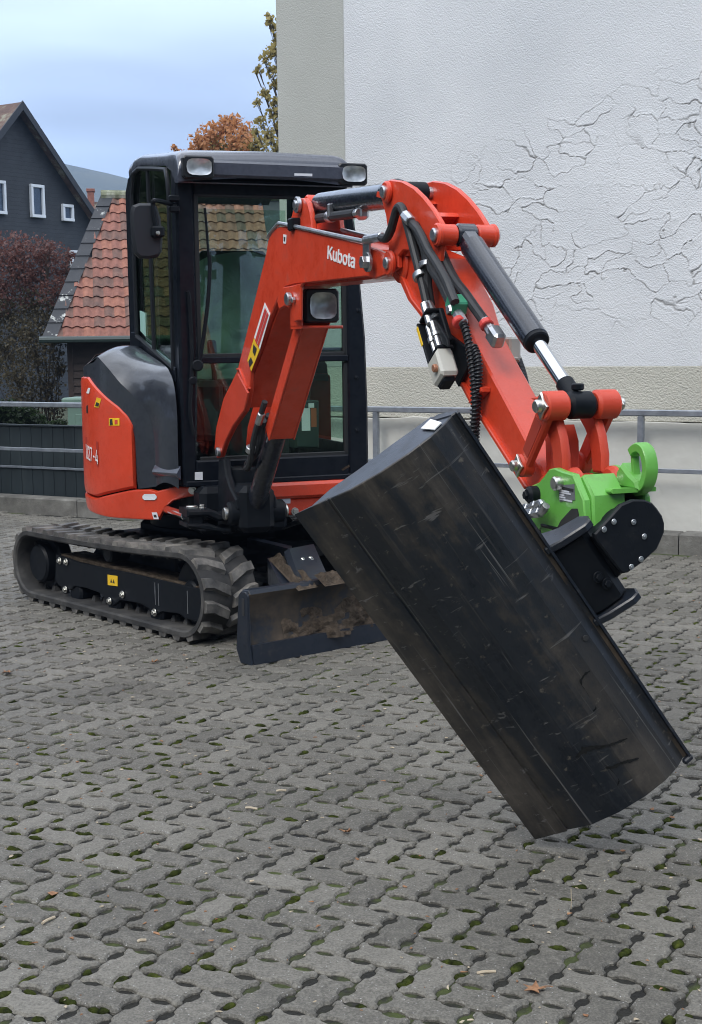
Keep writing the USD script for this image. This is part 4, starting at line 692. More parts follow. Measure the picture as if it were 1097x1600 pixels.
ang = np.r_[np.arange(-262, -95, 6.), np.arange(-95, -50.9, 1.2)]
def bonnet_top(a):
    t = [(-262, 1.21), (-95, 1.225)] + [tuple(q) for q in ORB[1:7]]
    return np.interp(a, [q[0] for q in t], [q[1] for q in t])
rows_ = []
for a in ang:
    top = bonnet_top(a) if a < -51.95 else 1.0; bot = .614 + .062*np.clip((a+79)/26, 0, 1)
    if a > -52.6: top = min(top, .99)
    zz = np.r_[bot, bot+.012, np.linspace(bot+.05, top-.03, 9), top-.010, top]; RR = np.r_[RT-.012, RT+.004, np.full(9, RT+.008) - .020*np.linspace(0, 1, 9)**2*0, RT+.004, RT-.012]
    rows_.append([(r*math.cos(math.radians(a)), r*math.sin(math.radians(a)), z) for z, r in zip(zz, RR)])
rows_.append([((RT-.02)*math.cos(math.radians(ang[-1])), (RT-.02)*math.sin(math.radians(ang[-1])), z) for z in [q[2] for q in rows_[-1]]])
bon = part(ex, 'engine_bonnet', outward(grid(rows_)), ORANGE, 40)
# cover of the bonnet's top and the dark hood
def arc(a, z, r=RT): return (r*math.cos(math.radians(a)), r*math.sin(math.radians(a)), z)
side_rows = []
lo = [(-96, 1.19)] + [(a-.0, z-.02) for a, z in ORB[1:7]] + [(-51.0, .93), (-50.5, .72), (-50.0, .675)]
hi = [tuple(CRS[0])] + [tuple(q) for q in CRS[1:]]
LO, HI = lerp_curve(lo, 40), lerp_curve([(-96, 1.27)] + hi + [(-41.5, .69)], 40)
for l, h in zip(LO, HI):
    side_rows.append([arc(l[0]+(h[0]-l[0])*t, l[1]+(h[1]-l[1])*t, RT-.006) for t in np.linspace(0, 1, 8)])
hood = part(ex, 'side_hood', grid(side_rows), HOOD, 50)
HIN = [[-0.446,-0.38,1.364],[-0.127,-0.38,1.377],[0.12,-0.38,1.334],[0.366,-0.38,1.297],[0.521,-0.38,1.267],[0.594,-0.38,1.231],[0.64,-0.38,1.192],[0.67,-0.38,1.126],[0.685,-0.38,1.041],[0.68,-0.38,0.764]]
C1 = lerp_curve([arc(-96, 1.27, RT-.006)] + [arc(a, z, RT-.006) for a, z in CRS[1:]] + [arc(-41.5, .69, RT-.006)], 44); C2 = lerp_curve([(-.45, -.38, 1.36)] + HIN + [(HIN[-1][0], -.38, .69)], 44)
front_rows = []
for q1, q2 in zip(C1, C2):
    row = []
    for t in np.linspace(0, 1, 12):
        p_ = q1*(1-t)+q2*t; p_ = p_ + np.array([.35, -.25, .75])*.035*math.sin(math.pi*t); row.append(p_)
    front_rows.append(row)
part(hood, 'front_cover', grid(front_rows), HOOD, 50)
part(ex, 'rear_hood', grid([[arc(a, z, r) for z, r in ((1.17, RT-.004), (1.26, RT-.012), (1.33, RT-.07), (1.37, RT-.2), (1.38, .10))] for a in np.arange(-262, -95.9, 5)]), HOOD, 50)
# shelf-like step at the hood's foot
part(hood, 'step_plate', hull([(.51, -.452, .800), (.685, -.370, .800), (.51, -.452, .735), (.685, -.370, .735), (.532, -.476, .766), (.695, -.392, .766), (.526, -.470, .752), (.692, -.387, .752)]), ROOFG, 20)
# skirt below the bonnet: outline on the swing circle
SK_T = [[-100.4,0.614],[-78.88,0.609],[-53.11,0.671],[-42.92,0.678],[-40.61,0.666],[-36.01,0.686],[-32.15,0.693],[-23.94,0.693]]; SK_B = [[-94.44,0.601],[-68.99,0.517],[-52.24,0.521],[-38.68,0.522],[-37.96,0.582],[-36.49,0.604],[-33.41,0.624],[-24.3,0.646]]
A_, B_ = lerp_curve([(-262, .60)] + SK_T, 70), []
tb = sorted([(-262, .60), (-140, .52), (-100, .53)] + [tuple(q) for q in SK_B[1:]]); 
sk = []
for a, z in A_:
    zb = np.interp(a, [q[0] for q in tb], [q[1] for q in tb]); z = min(z, .70); zb = min(zb, z-.015); sk.append([arc(a, z, RT-.02), arc(a, z-.004, RT+.002), arc(a, z-.012, RT+.006), arc(a, zb+.012, RT-.002), arc(a, zb+.004, RT-.006), arc(a, zb, RT-.03)])
skirt = part(ex, 'tail_skirt', grid(sk), ORANGE, 40)
part(skirt, 'skirt_bolt', bolt(arc(-25.5, .675, RT+.004), (math.cos(math.radians(-25)), math.sin(math.radians(-25)), 0), .014, .014), ZINC)
part(ex, 'swing_frame', cat(extr([(RT*.88*math.cos(math.radians(a)), RT*.88*math.sin(math.radians(a))) for a in range(44, 312, 8)] + [(.46, -.38), (.58, -.22), (.60, .45)], .53, .70, .01, 'z')), BLACK)
def on_arc(pts, r, R=.69):
    """A small flat sticker laid on the swing circle: corners as (angle, height)."""
    q = np.array([arc(a, z, r) for a, z in pts]); n = np.array([math.cos(math.radians(pts[0][0])), math.sin(math.radians(pts[0][0])), 0]); w = np.vstack([q, q+n*.0012]); m = len(q); F = [[m+i, m+i+1, m] for i in range(1, m-1)]
    for i in range(m): F += [[i, (i+1) % m, m+(i+1) % m], [i, m+(i+1) % m, m+i]]
    return outward((w, np.array([f for f in F if len(set(f)) == 3])))
RB = RT+.0095
def sticker(parent, name, pts, mat, r=RB, label=None): part(parent, name, on_arc(pts, r), mat, False, label)
sticker(bon, 'white_sticker', [[-84.06,1.141],[-81.26,1.168],[-79.0,1.168],[-80.71,1.139]], WHITE)
for pts in STK: sticker(bon, 'warning_sticker', pts, YEL)
sticker(bon, 'sticker_print', [[-63.72,1.016],[-62.25,1.018],[-61.95,0.991],[-63.84,0.987]], DARKP, RB+.0015); sticker(bon, 'sticker_print', [[-60.66,1.014],[-59.1,1.014],[-58.98,0.995],[-60.74,0.993]], REDP, RB+.0015)
sticker(bon, 'sticker_print', [[-74.46,1.079],[-73.19,1.099],[-71.06,1.093],[-71.67,1.077]], DARKP, RB+.0015)
sticker(skirt, 'silver_reflector', [[-47.3,0.642],[-46.33,0.653],[-41.51,0.655],[-40.66,0.644],[-40.69,0.635],[-41.59,0.625],[-46.42,0.623],[-47.33,0.632]], STICKW, RT+.0075)
sticker(skirt, 'white_sticker', [[-43.24,0.563],[-40.88,0.564],[-40.09,0.531],[-42.44,0.53]], STICKW, RT+.0045)
sticker(skirt, 'sticker_print', [[-42.38,0.552],[-41.2,0.552],[-40.94,0.54],[-42.12,0.539]], DARKP, RT+.006)
sticker(bon, 'recessed_grip', [[-84.72,1.076],[-82.85,1.08],[-83.21,1.04],[-85.09,1.04]], DARKP)
sticker(bon, 'badge_panel', [[-87.55,0.917],[-73.23,0.899],[-73.98,0.773],[-90.27,0.816]], plain('badge_red', (.36, .03, .018), .45), RB)
def wrap_text(s, h, a0, z0, width, r, slant=0.):
    """Letters bent round the tail."""
    v, f = text(s, 1., .002, False); v[:, 0] -= v[:, 0].min(); v[:, 0] *= 1/v[:, 0].max(); a = np.radians(a0 + v[:, 0]*width); rr = r + v[:, 2]*.6
    return np.stack([rr*np.cos(a), rr*np.sin(a), z0 + v[:, 1]*h + slant*v[:, 0]], 1), f
part(bon, 'model_lettering', wrap_text('U27-4', .072, M0[0], M0[1], M1[0]-M0[0], RB+.0045, M1[1]-M0[1]), WHITE, False)

REFL2 = MT('lamp_bowl', {'g': ('geometry', {}), 'n': ('noise_texture', {'scale': 16, 'detail': 2}), 'r': ('rgb_ramp', {'ramp': [(.35, (.34, .34, .34)), (.65, (.78, .77, .75))]}), 'p': ('principled_bsdf', {'metallic': .85, 'roughness': .30})},
    [('g.position', 'n.vector'), ('n.fac', 'r.fac'), ('r.color', 'p.base_color')], 'p.BSDF')
# ---------------------------------------------------------------- cab
FX, CL = .68, -.36
cab = part(ex, 'cab', cat(
    extr([(-.355, .70), (-.36, 1.30), (-.357, 2.20), (-.27, 2.20), (-.265, 1.4), (-.29, .70)], FX-.10, FX, .012, 'x'),                       # right front post
    extr([(.497, .70), (.497, 2.12), (.518, 2.12), (.553, 1.93), (.598, 1.40), (.607, 1.05), (.607, .70)], FX-.09, FX, .012, 'x'),           # left front post
    extr([(-.29, .70), (.50, .70), (.50, .822), (-.29, .822)], FX-.05, FX, .008, 'x'),                                                       # lower front panel
    extr([(-.27, 2.085), (.51, 2.085), (.51, 2.16), (-.27, 2.16)], FX-.06, FX-.004, .006, 'x'),                                              # header
    extr([(-.30, 1.288), (.50, 1.288), (.50, 1.318), (-.30, 1.318)], FX-.04, FX+.004, .004, 'x'),                                            # crossbar
    extr([(FX-.05, .70), (FX-.05, 1.26), (-.22, 1.42), (-.40, 1.42), (-.40, .70)], CL, CL+.03, .006, 'y'),                                    # right flank below the window
    extr([(FX-.05, .70), (FX-.05, .86), (-.40, .86), (-.40, .70)], .575, .605, .006, 'y'),
    extr([(FX-.06, 1.20), (FX-.06, 1.27), (-.24, 1.425), (-.24, 1.45), (-.33, 1.45), (-.33, 1.35), (-.24, 1.35)], CL-.008, CL, .003, 'y'),
    extr([(-.39, 1.35), (-.39, 2.20), (-.31, 2.27), (-.20, 2.29), (-.25, 2.15), (-.22, 1.45), (-.22, 1.35)], CL-.004, CL+.05, .01, 'y'),                                   # right rear post
    extr([(-.39, .70), (-.39, 2.2), (-.29, 2.2), (-.29, .70)], .55, .60, .01, 'y'),                                                          # left rear post
    extr([(-.36, .70), (.60, .70), (.60, 1.30), (-.36, 1.30)], -.40, -.37, .006, 'x'),                                                       # rear lower wall
    box((.16, .12, .71), (1.05, .93, .03), .006)), CABBLK, 25)
def roof_slab():
    R_ = []; yl, yr = -.358, .512
    for x_, top, lo in ((FX+.062, 2.215, 2.135), (FX+.058, 2.245, 2.13), (FX+.035, 2.272, 2.13), (FX, 2.288, 2.135), (.60, 2.298, 2.20), (.50, 2.306, 2.235), (.25, 2.330, 2.265), (-.05, 2.362, 2.300), (-.20, 2.368, 2.29), (-.30, 2.352, 2.25), (-.37, 2.315, 2.20), (-.405, 2.26, 2.17), (-.415, 2.20, 2.15)):
        k = .0 if x_ > -.3 else (-.3-x_)*.5; l_, r_ = yl+k, yr-k; e = min(.055, (top-lo)*.8)
        R_.append([(x_, l_, lo), (x_, l_-.003, top-e), (x_, l_+.006, top-e*.45), (x_, l_+.028, top-e*.12), (x_, l_+.07, top), (x_, .08, top+.006), (x_, r_-.08, top), (x_, r_-.035, top-e*.15), (x_, r_-.008, top-e*.5), (x_, r_, top-e), (x_, r_, lo)])
    n = len(R_[0]); V = np.vstack([np.array(R_).reshape(-1, 3), [[FX+.064, .08, 2.17], [-.417, .08, 2.17]]]); k = len(V); m = grid(R_)
    F = [m[1], [[i, i+1, k-2] for i in range(n-1)], [[(len(R_)-1)*n+i+1, (len(R_)-1)*n+i, k-1] for i in range(n-1)]]
    return cat((V, np.vstack(F)), grid([[r[0], r[-1]] for r in R_]))
roof = part(ex, 'cab_roof', roof_slab(), ROOFG, 40)
part(roof, 'visor', extr([(-.30, 2.160), (-.30, 2.238), (.485, 2.234), (.485, 2.156)], FX+.03, FX+.076, .012, 'x'), ROOFG)
part(roof, 'visor_sticker', extr([[0.208,2.188],[0.299,2.188],[0.299,2.176],[0.208,2.176]], FX+.0752, FX+.0765, 0, 'x'), STICKW, False)
def lamp(parent, yc, zc, x0, w, h):
    L = part(parent, 'work_lamp', extr([(yc-w/2+.012, zc-h/2), (yc+w/2-.012, zc-h/2), (yc+w/2, zc-h/2+.012), (yc+w/2, zc+h/2-.012), (yc+w/2-.012, zc+h/2), (yc-w/2+.012, zc+h/2), (yc-w/2, zc+h/2-.012), (yc-w/2, zc-h/2+.012)], x0, x0+.055, .006, 'x'), plain('lamp_housing', (.008, .009, .011), .35))
    n, m = 16, 6; V = []
    for i in range(n):
        a = 2*math.pi*i/n
        for j in range(m): r = 1 - j/(m-1); cx, cz = np.sign(math.cos(a))*abs(math.cos(a))**.6, np.sign(math.sin(a))*abs(math.sin(a))**.6; V.append((x0+.0555+.003-.0*(1-r), yc+cx*r*(w/2-.014), zc+cz*r*(h/2-.014)))
    V = np.array(V); V[:, 0] += 0; F = []
    for i in range(n):
        for j in range(m-1): a, b = i*m+j, ((i+1) % n)*m+j; F += [[a, b, b+1], [a, b+1, a+1]]
    bowl = V.copy(); rad = np.hypot((V[:, 1]-yc)/(w/2), (V[:, 2]-zc)/(h/2)); bowl[:, 0] = x0+.0565 - .012*np.cos(rad*math.pi*.5) + .0125
    part(L, 'reflector', (bowl, np.array(F)), REFL2, True)
    V2 = V.copy(); V2[:, 0] = x0+.060 + .010*(1-rad**2); part(L, 'lens', (V2, np.array(F)), LENS, True)
    return L
lamp(roof, -.268, 2.20, FX+.04, .150, .105); lamp(roof, .512, 2.193, FX+.02, .150, .105)
# panes, 5 mm glass
def glass(name, m): part(cab, name, m, GLASS, False)
glass('windscreen', extr([(-.285, 1.316), (.50, 1.316), (.50, 2.10), (-.285, 2.10)], FX-.030, FX-.025, 0, 'x')); glass('lower_windscreen', extr([(-.285, .82), (.50, .82), (.50, 1.29), (-.285, 1.29)], FX-.030, FX-.025, 0, 'x'))
part(cab, 'windscreen_seal', cat(*[box(c, s, .003) for c, s in (((FX-.018, -.258, 1.70), (.02, .022, .78)), ((FX-.018, .490, 1.70), (.02, .022, .78)), ((FX-.018, .115, 2.085), (.02, .76, .022)), ((FX-.018, .115, 1.325), (.02, .76, .02)), ((FX-.018, .490, 1.05), (.02, .022, .46)), ((FX-.018, .115, .828), (.02, .76, .02)))]), plain('rubber_seal', (.006, .007, .008), .6))
part(cab, 'side_window', extr([(FX-.10, 1.275), (FX-.10, 2.12), (.53, 2.235), (.25, 2.268), (-.05, 2.305), (-.19, 2.295), (-.25, 2.17), (-.22, 1.44)], CL+.012, CL+.017, 0, 'y'), GLASS_SIDE, False)
part(cab, 'side_window_frame', cat(*[tube(q, .012, 6, 1) for q in ([(FX-.11, CL-.003, 1.265), (FX-.11, CL-.003, 2.08), (FX-.125, CL-.003, 2.16), (.52, CL-.003, 2.215), (.25, CL-.003, 2.25), (-.05, CL-.003, 2.285), (-.17, CL-.003, 2.275), (-.235, CL-.003, 2.17), (-.21, CL-.003, 1.43), (FX-.11, CL-.003, 1.265)], [(.16, CL+.002, 1.355), (.13, CL+.002, 2.26)])]), plain('frame_black', (.009, .010, .013), .35))
part(cab, 'window_sticker', extr([(-.165, 1.455), (-.05, 1.425), (-.05, 1.545), (-.165, 1.56)], CL+.006, CL+.010, 0, 'y'), plain('pale_green_label', (.30, .50, .44), .5))
glass('door_window', extr([(FX-.10, .88), (FX-.10, 2.08), (-.28, 2.15), (-.28, .88)], .580, .585, 0, 'y')); glass('rear_window', extr([(-.30, 1.32), (.54, 1.32), (.54, 2.12), (-.30, 2.12)], -.385, -.380, 0, 'x'))
part(cab, 'door_rail', box((.15, .585, 1.33), (.9, .02, .05), .004), CABBLK)
# interior
seat = part(ex, 'operator_seat', cat(mv(extr([(-.24, 0), (.24, 0), (.26, .30), (.25, .58), (.17, .68), (-.17, .68), (-.25, .58), (-.27, .30)], -.06, .06, .04, 'x'), (-.04, .15, 1.20), ry(-8)), box((.14, .15, 1.13), (.46, .48, .14), .05), box((.10, .15, .90), (.34, .36, .34), .03)), SEATM, 40)
def film(n=40, m=36):
    u, w = np.meshgrid(np.linspace(0, 1, n), np.linspace(0, 1, m), indexing='ij'); th = math.pi*u
    y = .15 - .31*np.cos(th)*(1-.12*w); z = 1.20 + .66*w*(1-.16*np.abs(np.cos(th))**3); x_ = .05 - .12*w + .10*np.sin(th)*(1-w*.5)
    f = meshkit.fbm(np.stack([u*8, w*4, 0*u], -1), 4, 6)-.5; return grid(np.stack([x_+f*.10, y+f*.03, z+f*.02], -1))
part(seat, 'plastic_wrap', film(), FILM, True)
for y in (-.10, .40): part(ex, 'control_lever', cat(tube([(.34, y, 1.0), (.36, y, 1.20), (.33, y, 1.30)], .013, 8), cyl((.335, y, 1.28), (.32, y, 1.40), .024, 12, .008)), SEATM)
part(ex, 'control_console', cat(box((.22, -.15, 1.05), (.50, .14, .30), .03), box((.02, .40, .95), (.30, .10, .20), .03)), SEATM)
part(ex, 'floor_plate', box((.35, .12, .752), (.60, .86, .02), .004), SEATM)
docs = part(ex, 'document_box', extr([[0.262,1.093],[0.388,1.09],[0.384,0.85],[0.258,0.855]], .45, .56, .008, 'x'), plain('dark_green_box', (.018, .034, .030), .5), label='dark green box behind the lower windscreen')
LABELS = [(n_, *q, m_) for n_, q, m_ in zip(('white_label', 'white_label', 'white_label', 'orange_label'), LB1, (WHITE, WHITE, STICKW, plain('orange_label', (.40, .10, .04), .5)))]
for nm, (y0_, z0_), (y1_, z1_), m_ in LABELS: part(docs, nm, box((.5615, (y0_+y1_)/2, (z0_+z1_)/2), (.002, abs(y1_-y0_), abs(z1_-z0_)), 0), m_, False)
# mirror, wiper, handrail
ms = [[0.8,-0.599,1.974],[0.8,-0.589,2.015],[0.8,-0.559,2.027],[0.8,-0.505,2.028],[0.8,-0.476,2.014],[0.8,-0.459,1.962],[0.8,-0.453,1.861],[0.8,-0.458,1.808],[0.8,-0.476,1.785],[0.8,-0.519,1.776],[0.8,-0.564,1.778],[0.8,-0.587,1.801],[0.8,-0.596,1.873]]
mir = part(ex, 'mirror', extr([(q[1], q[2]) for q in ms], .755, .80, .012, 'x'), plain('mirror_shell', (.010, .012, .016), .45))
part(mir, 'mirror_arm', tube([[0.815,-0.483,1.897],[0.815,-0.493,1.946],[0.815,-0.5,2.018],[0.815,-0.487,2.038]] + [[0.7,-0.393,2.037],[0.7,-0.36,2.026]], .011, 8), BLACK)
part(mir, 'arm_clamp', cat(box([[0.81,-0.481,1.897]][0], (.05, .06, .05), .008), box([[0.7,-0.371,2.061]][0], (.04, .05, .03), .006), box([[0.7,-0.372,2.011]][0], (.04, .05, .03), .006)), BLACK)
part(mir, 'clamp_bolt', bolt([[0.83,-0.486,1.89]][0], (1, -.2, 0), .008, .012), ZINC)
wip = part(ex, 'wiper', tube([[0.71,-0.277,1.277],[0.71,-0.262,1.337],[0.71,-0.244,1.434],[0.71,-0.221,1.585],[0.71,-0.208,1.736],[0.71,-0.21,1.802]], .010, 6), BLACK)
part(wip, 'wiper_blade', tube([[0.705,-0.209,1.646],[0.705,-0.212,1.796],[0.705,-0.22,1.96],[0.705,-0.225,2.019]], .006, 6, 2), BLACK)
part(wip, 'wiper_pivot', cyl([[0.675,-0.27,1.28]][0], [[0.73,-0.285,1.28]][0], .028, 14, .006), BLACK)
for q in [(301, 592)]: part(cab, 'latch', cyl([[0.66,-0.293,1.212]][0], [[0.715,-0.305,1.208]][0], .020, 12, .005), BLACK)
for P in [[0.681,0.544,1.205],[0.681,0.544,0.942],[0.681,0.558,1.538]]: part(cab, 'panel_bolt', bolt(P, (1, 0, 0), .008, .007), CABBLK)
part(cab, 'grab_rail', tube([[0.7,-0.318,1.631],[0.7,-0.31,1.586],[0.7,-0.304,1.314],[0.7,-0.32,1.07],[0.7,-0.304,0.947]], .010, 7), BLACK)
part(cab, 'data_sticker', extr([[-0.299,0.768],[-0.261,0.767],[-0.261,0.728],[-0.3,0.73]], .6805, .6835, 0, 'x'), STICKW, False)
part(cab, 'mud_mark', extr([[0.457,0.75],[0.499,0.77],[0.502,0.76],[0.464,0.74]], .6803, .6812, 0, 'x'), MUD, False)

# ---------------------------------------------------------------- front apron and swing bracket
ap = part(ex, 'front_apron', cat(extr([(-.02, .535), (.62, .535), (.62, .615), (-.02, .615)], .62, .70, .008, 'x'), extr([(-.02, .618), (.62, .618), (.62, .698), (-.02, .698)], .62, .72, .014, 'x')), ORANGE)
part(ap, 'silver_reflector', extr([[0.065,0.64],[0.178,0.638],[0.177,0.593],[0.064,0.596]], .7005, .7025, 0, 'x'), STICKW, False)
for k in range(3): part(ap, 'vent_slot', box((.7205, .50, .668-.016*k), (.003, .09, .006), .001), DARKP, False)
part(ap, 'apron_bolt', bolt([[0.701,0.2,0.552]][0], (1, 0, 0), .013, .012), ZINC)
part(ex, 'front_frame', cat(box((.56, -.06, .50), (.30, .44, .08), .02), box((.70, -.20, .62), (.16, .20, .16), .03)), BLACK)
sw = part(ex, 'swing_bracket', cat(
    extr([[0.804,0.837],[0.892,0.846],[0.919,0.775],[0.978,0.72],[1.078,0.67],[1.085,0.626],[1.019,0.568],[0.971,0.503],[0.84,0.478],[0.763,0.49],[0.751,0.607],[0.781,0.703]], YB-.10, YB-.065, .008, 'y'),
    extr([[0.804,0.837],[0.892,0.846],[0.919,0.775],[0.978,0.72],[1.078,0.67],[1.085,0.626],[1.019,0.568],[0.971,0.503],[0.84,0.478],[0.763,0.49],[0.751,0.607],[0.781,0.703]], YB+.065, YB+.10, .008, 'y'),
    cyl((.86, YB, .50), (.86, YB, .80), .075, 20, .01), cyl((1.03, YB-.13, .60), (1.03, YB+.15, .60), .055, 20, .012), box((.98, YB, .62), (.26, .17, .22), .03)), BLACK)
part(sw, 'swing_arm', cat(extr([[-0.424,0.624],[-0.305,0.618],[-0.238,0.59],[-0.188,0.6],[-0.195,0.564],[-0.275,0.562],[-0.33,0.589],[-0.425,0.589]], .84, 1.0, .01, 'x'), extr([[-0.425,0.559],[-0.319,0.553],[-0.245,0.524],[-0.208,0.534],[-0.209,0.498],[-0.307,0.522],[-0.426,0.541]], .84, 1.0, .01, 'x'), box([[0.92,-0.373,0.573]][0], (.12, .07, .09), .01)), BLACK)
part(sw, 'pivot_pin', cat(ycyl(1.03, .60, YB-.145, YB-.125, .030, 16, .004), ycyl(1.03, .60, YB+.15, YB+.165, .03, 16, .004)), ZINC)
part(sw, 'swing_pin', cat(cyl([[0.92,-0.381,0.616]][0], np.array([[0.92,-0.381,0.616]][0]) + [0, 0, .018], .028, 16, .004), bolt([[0.93,-0.334,0.617]][0], (0, 0, 1), .012, .02)), ZINC)
part(ex, 'swing_cylinder', cyl([[0.55,-0.407,0.575]][0], [[0.9,-0.407,0.585]][0], .022, 14, .003), CHROME)

# ---------------------------------------------------------------- boom
BN, BF = YB-.09, YB+.09
boom_outer = [[0.702,0.882],[0.743,0.835],[0.811,0.846],[0.894,0.918],[1.028,0.998],[1.226,1.082],[1.29,1.161],[1.317,1.257],[1.455,1.36],[1.624,1.496],[1.696,1.546],[1.749,1.584],[1.825,1.607],[1.937,1.612],[2.706,1.606],[2.788,1.594],[2.891,1.604],[2.936,1.621],[2.937,1.654],[2.887,1.672],[2.814,1.689],[2.703,1.713],[2.381,1.763],[1.878,1.841],[1.756,1.851],[1.672,1.842],[1.609,1.807],[1.58,1.757],[1.12,1.263],[0.879,1.128],[0.739,0.983]]
boom_core = [[1.227,1.096],[1.316,1.246],[1.473,1.358],[1.641,1.493],[1.773,1.573],[1.84,1.593],[1.952,1.601],[2.705,1.597],[2.753,1.608],[2.727,1.697],[2.38,1.751],[1.877,1.829],[1.772,1.837],[1.705,1.829],[1.652,1.799],[1.614,1.752],[1.17,1.258]]
bm = part(ex, 'boom', cat(extr(boom_outer, BN, BN+.022, .004, 'y'), extr(boom_outer, BF-.022, BF, .004, 'y'), extr(boom_core, BN+.021, BF-.021, 0, 'y')), ORANGE, 25)
part(bm, 'foot_casting', cat(extr([[0.749,0.879],[0.779,0.841],[0.847,0.858],[0.929,0.927],[1.062,1.005],[1.25,1.086],[1.314,1.165],[1.163,1.249],[0.935,1.124],[0.803,0.986]], BN-.012, BN-.001, .008, 'y')), ORANGE_CAST)
part(bm, 'weld_bead', tube([[1.13,-0.208,1.266],[1.171,-0.208,1.266],[1.236,-0.208,1.213],[1.262,-0.208,1.174],[1.312,-0.208,1.187]], .006, 6, 1), ORANGE)
part(bm, 'foot_pin', ycyl(*FOOT, BN-.030, BN-.010, .022, 18, .004), STEEL)
part(bm, 'cylinder_lug', cat(*[extr([[1.805,1.842],[1.857,1.891],[1.891,1.93],[1.939,1.946],[2.001,1.942],[2.045,1.921],[2.073,1.879],[2.099,1.805]], y, y+.022, .004, 'y') for y in (YB-.068, YB+.046)]), ORANGE)
part(bm, 'lug_pin', cat(ycyl(*LUGP, YB-.095, YB+.095, .018, 16, .003), ycyl(*LUGP, YB-.088, YB-.070, .032, 18, .003)), STEEL)
part(bm, 'reinforcing_plate', extr([[1.83,1.604],[1.958,1.606],[2.073,1.611],[2.05,1.595],[2.036,1.469],[1.966,1.463],[1.914,1.517],[1.85,1.529],[1.776,1.516],[1.753,1.552],[1.78,1.588]], BN-.014, BN-.001, .004, 'y'), ORANGE)
part(bm, 'cylinder_pin', cat(ycyl(*CYLP, BN-.036, BN-.014, .026, 20, .004), ycyl(CYLP[0]+.05, CYLP[1]-.005, BN-.030, BN-.014, .012, 10, .003)), STEEL)
def side_text(s, p_left, p_right, h, y, italic=.0):
    """Letters on the boom's flank, between two (x, z) points of their base line."""
    v, f = text(s, 1., 1.); v[:, 0] -= v[:, 0].min(); L = v[:, 0].max(); a, b = np.array(p_left), np.array(p_right); d = (b-a); nrm = np.array([-d[1], d[0]])/np.linalg.norm(d)
    q = a + np.outer(v[:, 0]/L, d) + np.outer(v[:, 1]*h, nrm); return outward((np.stack([q[:, 0], y - .0015*v[:, 2], q[:, 1]], 1), f))
part(bm, 'maker_lettering', side_text('Kubota', *KUB, .046, BN-.0005), WHITE, False)
def flat(pts3, y, t=.0015): return extr([(q[0], q[2]) for q in pts3], y-t, y, 0, 'y')
part(bm, 'white_sticker', flat([[1.552,-0.206,1.551],[1.623,-0.206,1.501],[1.471,-0.206,1.355],[1.392,-0.206,1.407]], BN-.0008), WHITE, False)
part(bm, 'sticker_print', cat(*[flat(q, BN-.0026) for q in STRIPES]), REDP, False)
part(bm, 'warning_sticker', flat([[1.387,-0.206,1.402],[1.466,-0.206,1.352],[1.339,-0.206,1.26],[1.285,-0.206,1.307]], BN-.0008), YEL, False)
part(bm, 'sticker_print', cat(flat([[1.343,-0.206,1.321],[1.37,-0.206,1.299],[1.321,-0.206,1.277],[1.304,-0.206,1.302]], BN-.0026), flat([[1.385,-0.206,1.377],[1.43,-0.206,1.358],[1.4,-0.206,1.327],[1.373,-0.206,1.344]], BN-.0026)), DARKP, False)
part(bm, 'serial_sticker', flat([[1.815,-0.206,1.816],[1.855,-0.206,1.81],[1.845,-0.206,1.776],[1.813,-0.206,1.78]], BN-.0008), WHITE, False)
part(bm, 'serial_print', flat([[1.827,-0.206,1.805],[1.843,-0.206,1.802],[1.838,-0.206,1.786],[1.826,-0.206,1.788]], BN-.0026), DARKP, False)
pipe = lambda pts: tube(pts, .0085, 8, 4)
part(bm, 'hydraulic_pipe', pipe([[1.61,-0.205,1.818],[1.645,-0.205,1.834],[1.74,-0.205,1.86],[1.79,-0.205,1.859],[2.063,-0.205,1.82],[2.381,-0.205,1.772],[2.721,-0.205,1.723]]), STEEL)
part(bm, 'hydraulic_pipe', pipe([[1.845,-0.06,1.864],[1.956,-0.06,1.838],[2.168,-0.06,1.802],[2.397,-0.06,1.764]]), STEEL)
part(bm, 'pipe_clamp', box([[1.935,-0.2,1.845]][0], (.05, .045, .05), .006), BLACK)
part(bm, 'pipe_bracket', cat(extr([[2.723,1.732],[2.765,1.737],[2.811,1.73],[2.781,1.714],[2.78,1.659],[2.72,1.651]], BN-.018, BN-.010, .001, 'y')), STEEL)
part(bm, 'bracket_bolt', bolt([[2.787,-0.225,1.65]][0], (0, -1, 0), .022, .03), STEEL)
part(bm, 'arm_pin', cat(ycyl(*ARMP, BN-.026, BF+.026, .020, 18, .004)), STEEL)
for y0_, y1_ in ((BN-.016, BN+.001), (BF-.001, BF+.012)): part(bm, 'fork_boss', ycyl(*ARMP, y0_, y1_, .042, 24, .005), ORANGE)
# work lamp under the boom
lb = part(bm, 'lamp_bracket', cat(extr([(-.20, LBZ-.09), (-.02, LBZ-.09), (-.02, LBZ-.078), (-.20, LBZ-.078)], LBX-.10, LBX+.03, .004, 'x'), extr([(LBX-.10, LBZ-.085), (LBX+.03, LBZ-.085), (LBX+.04, LBZ+.10), (LBX-.10, LBZ+.10)], YB-.085, YB-.075, .003, 'y')), ORANGE)
lamp(bm, YB+.01, LBZ, LBX-.03, .142, .134)

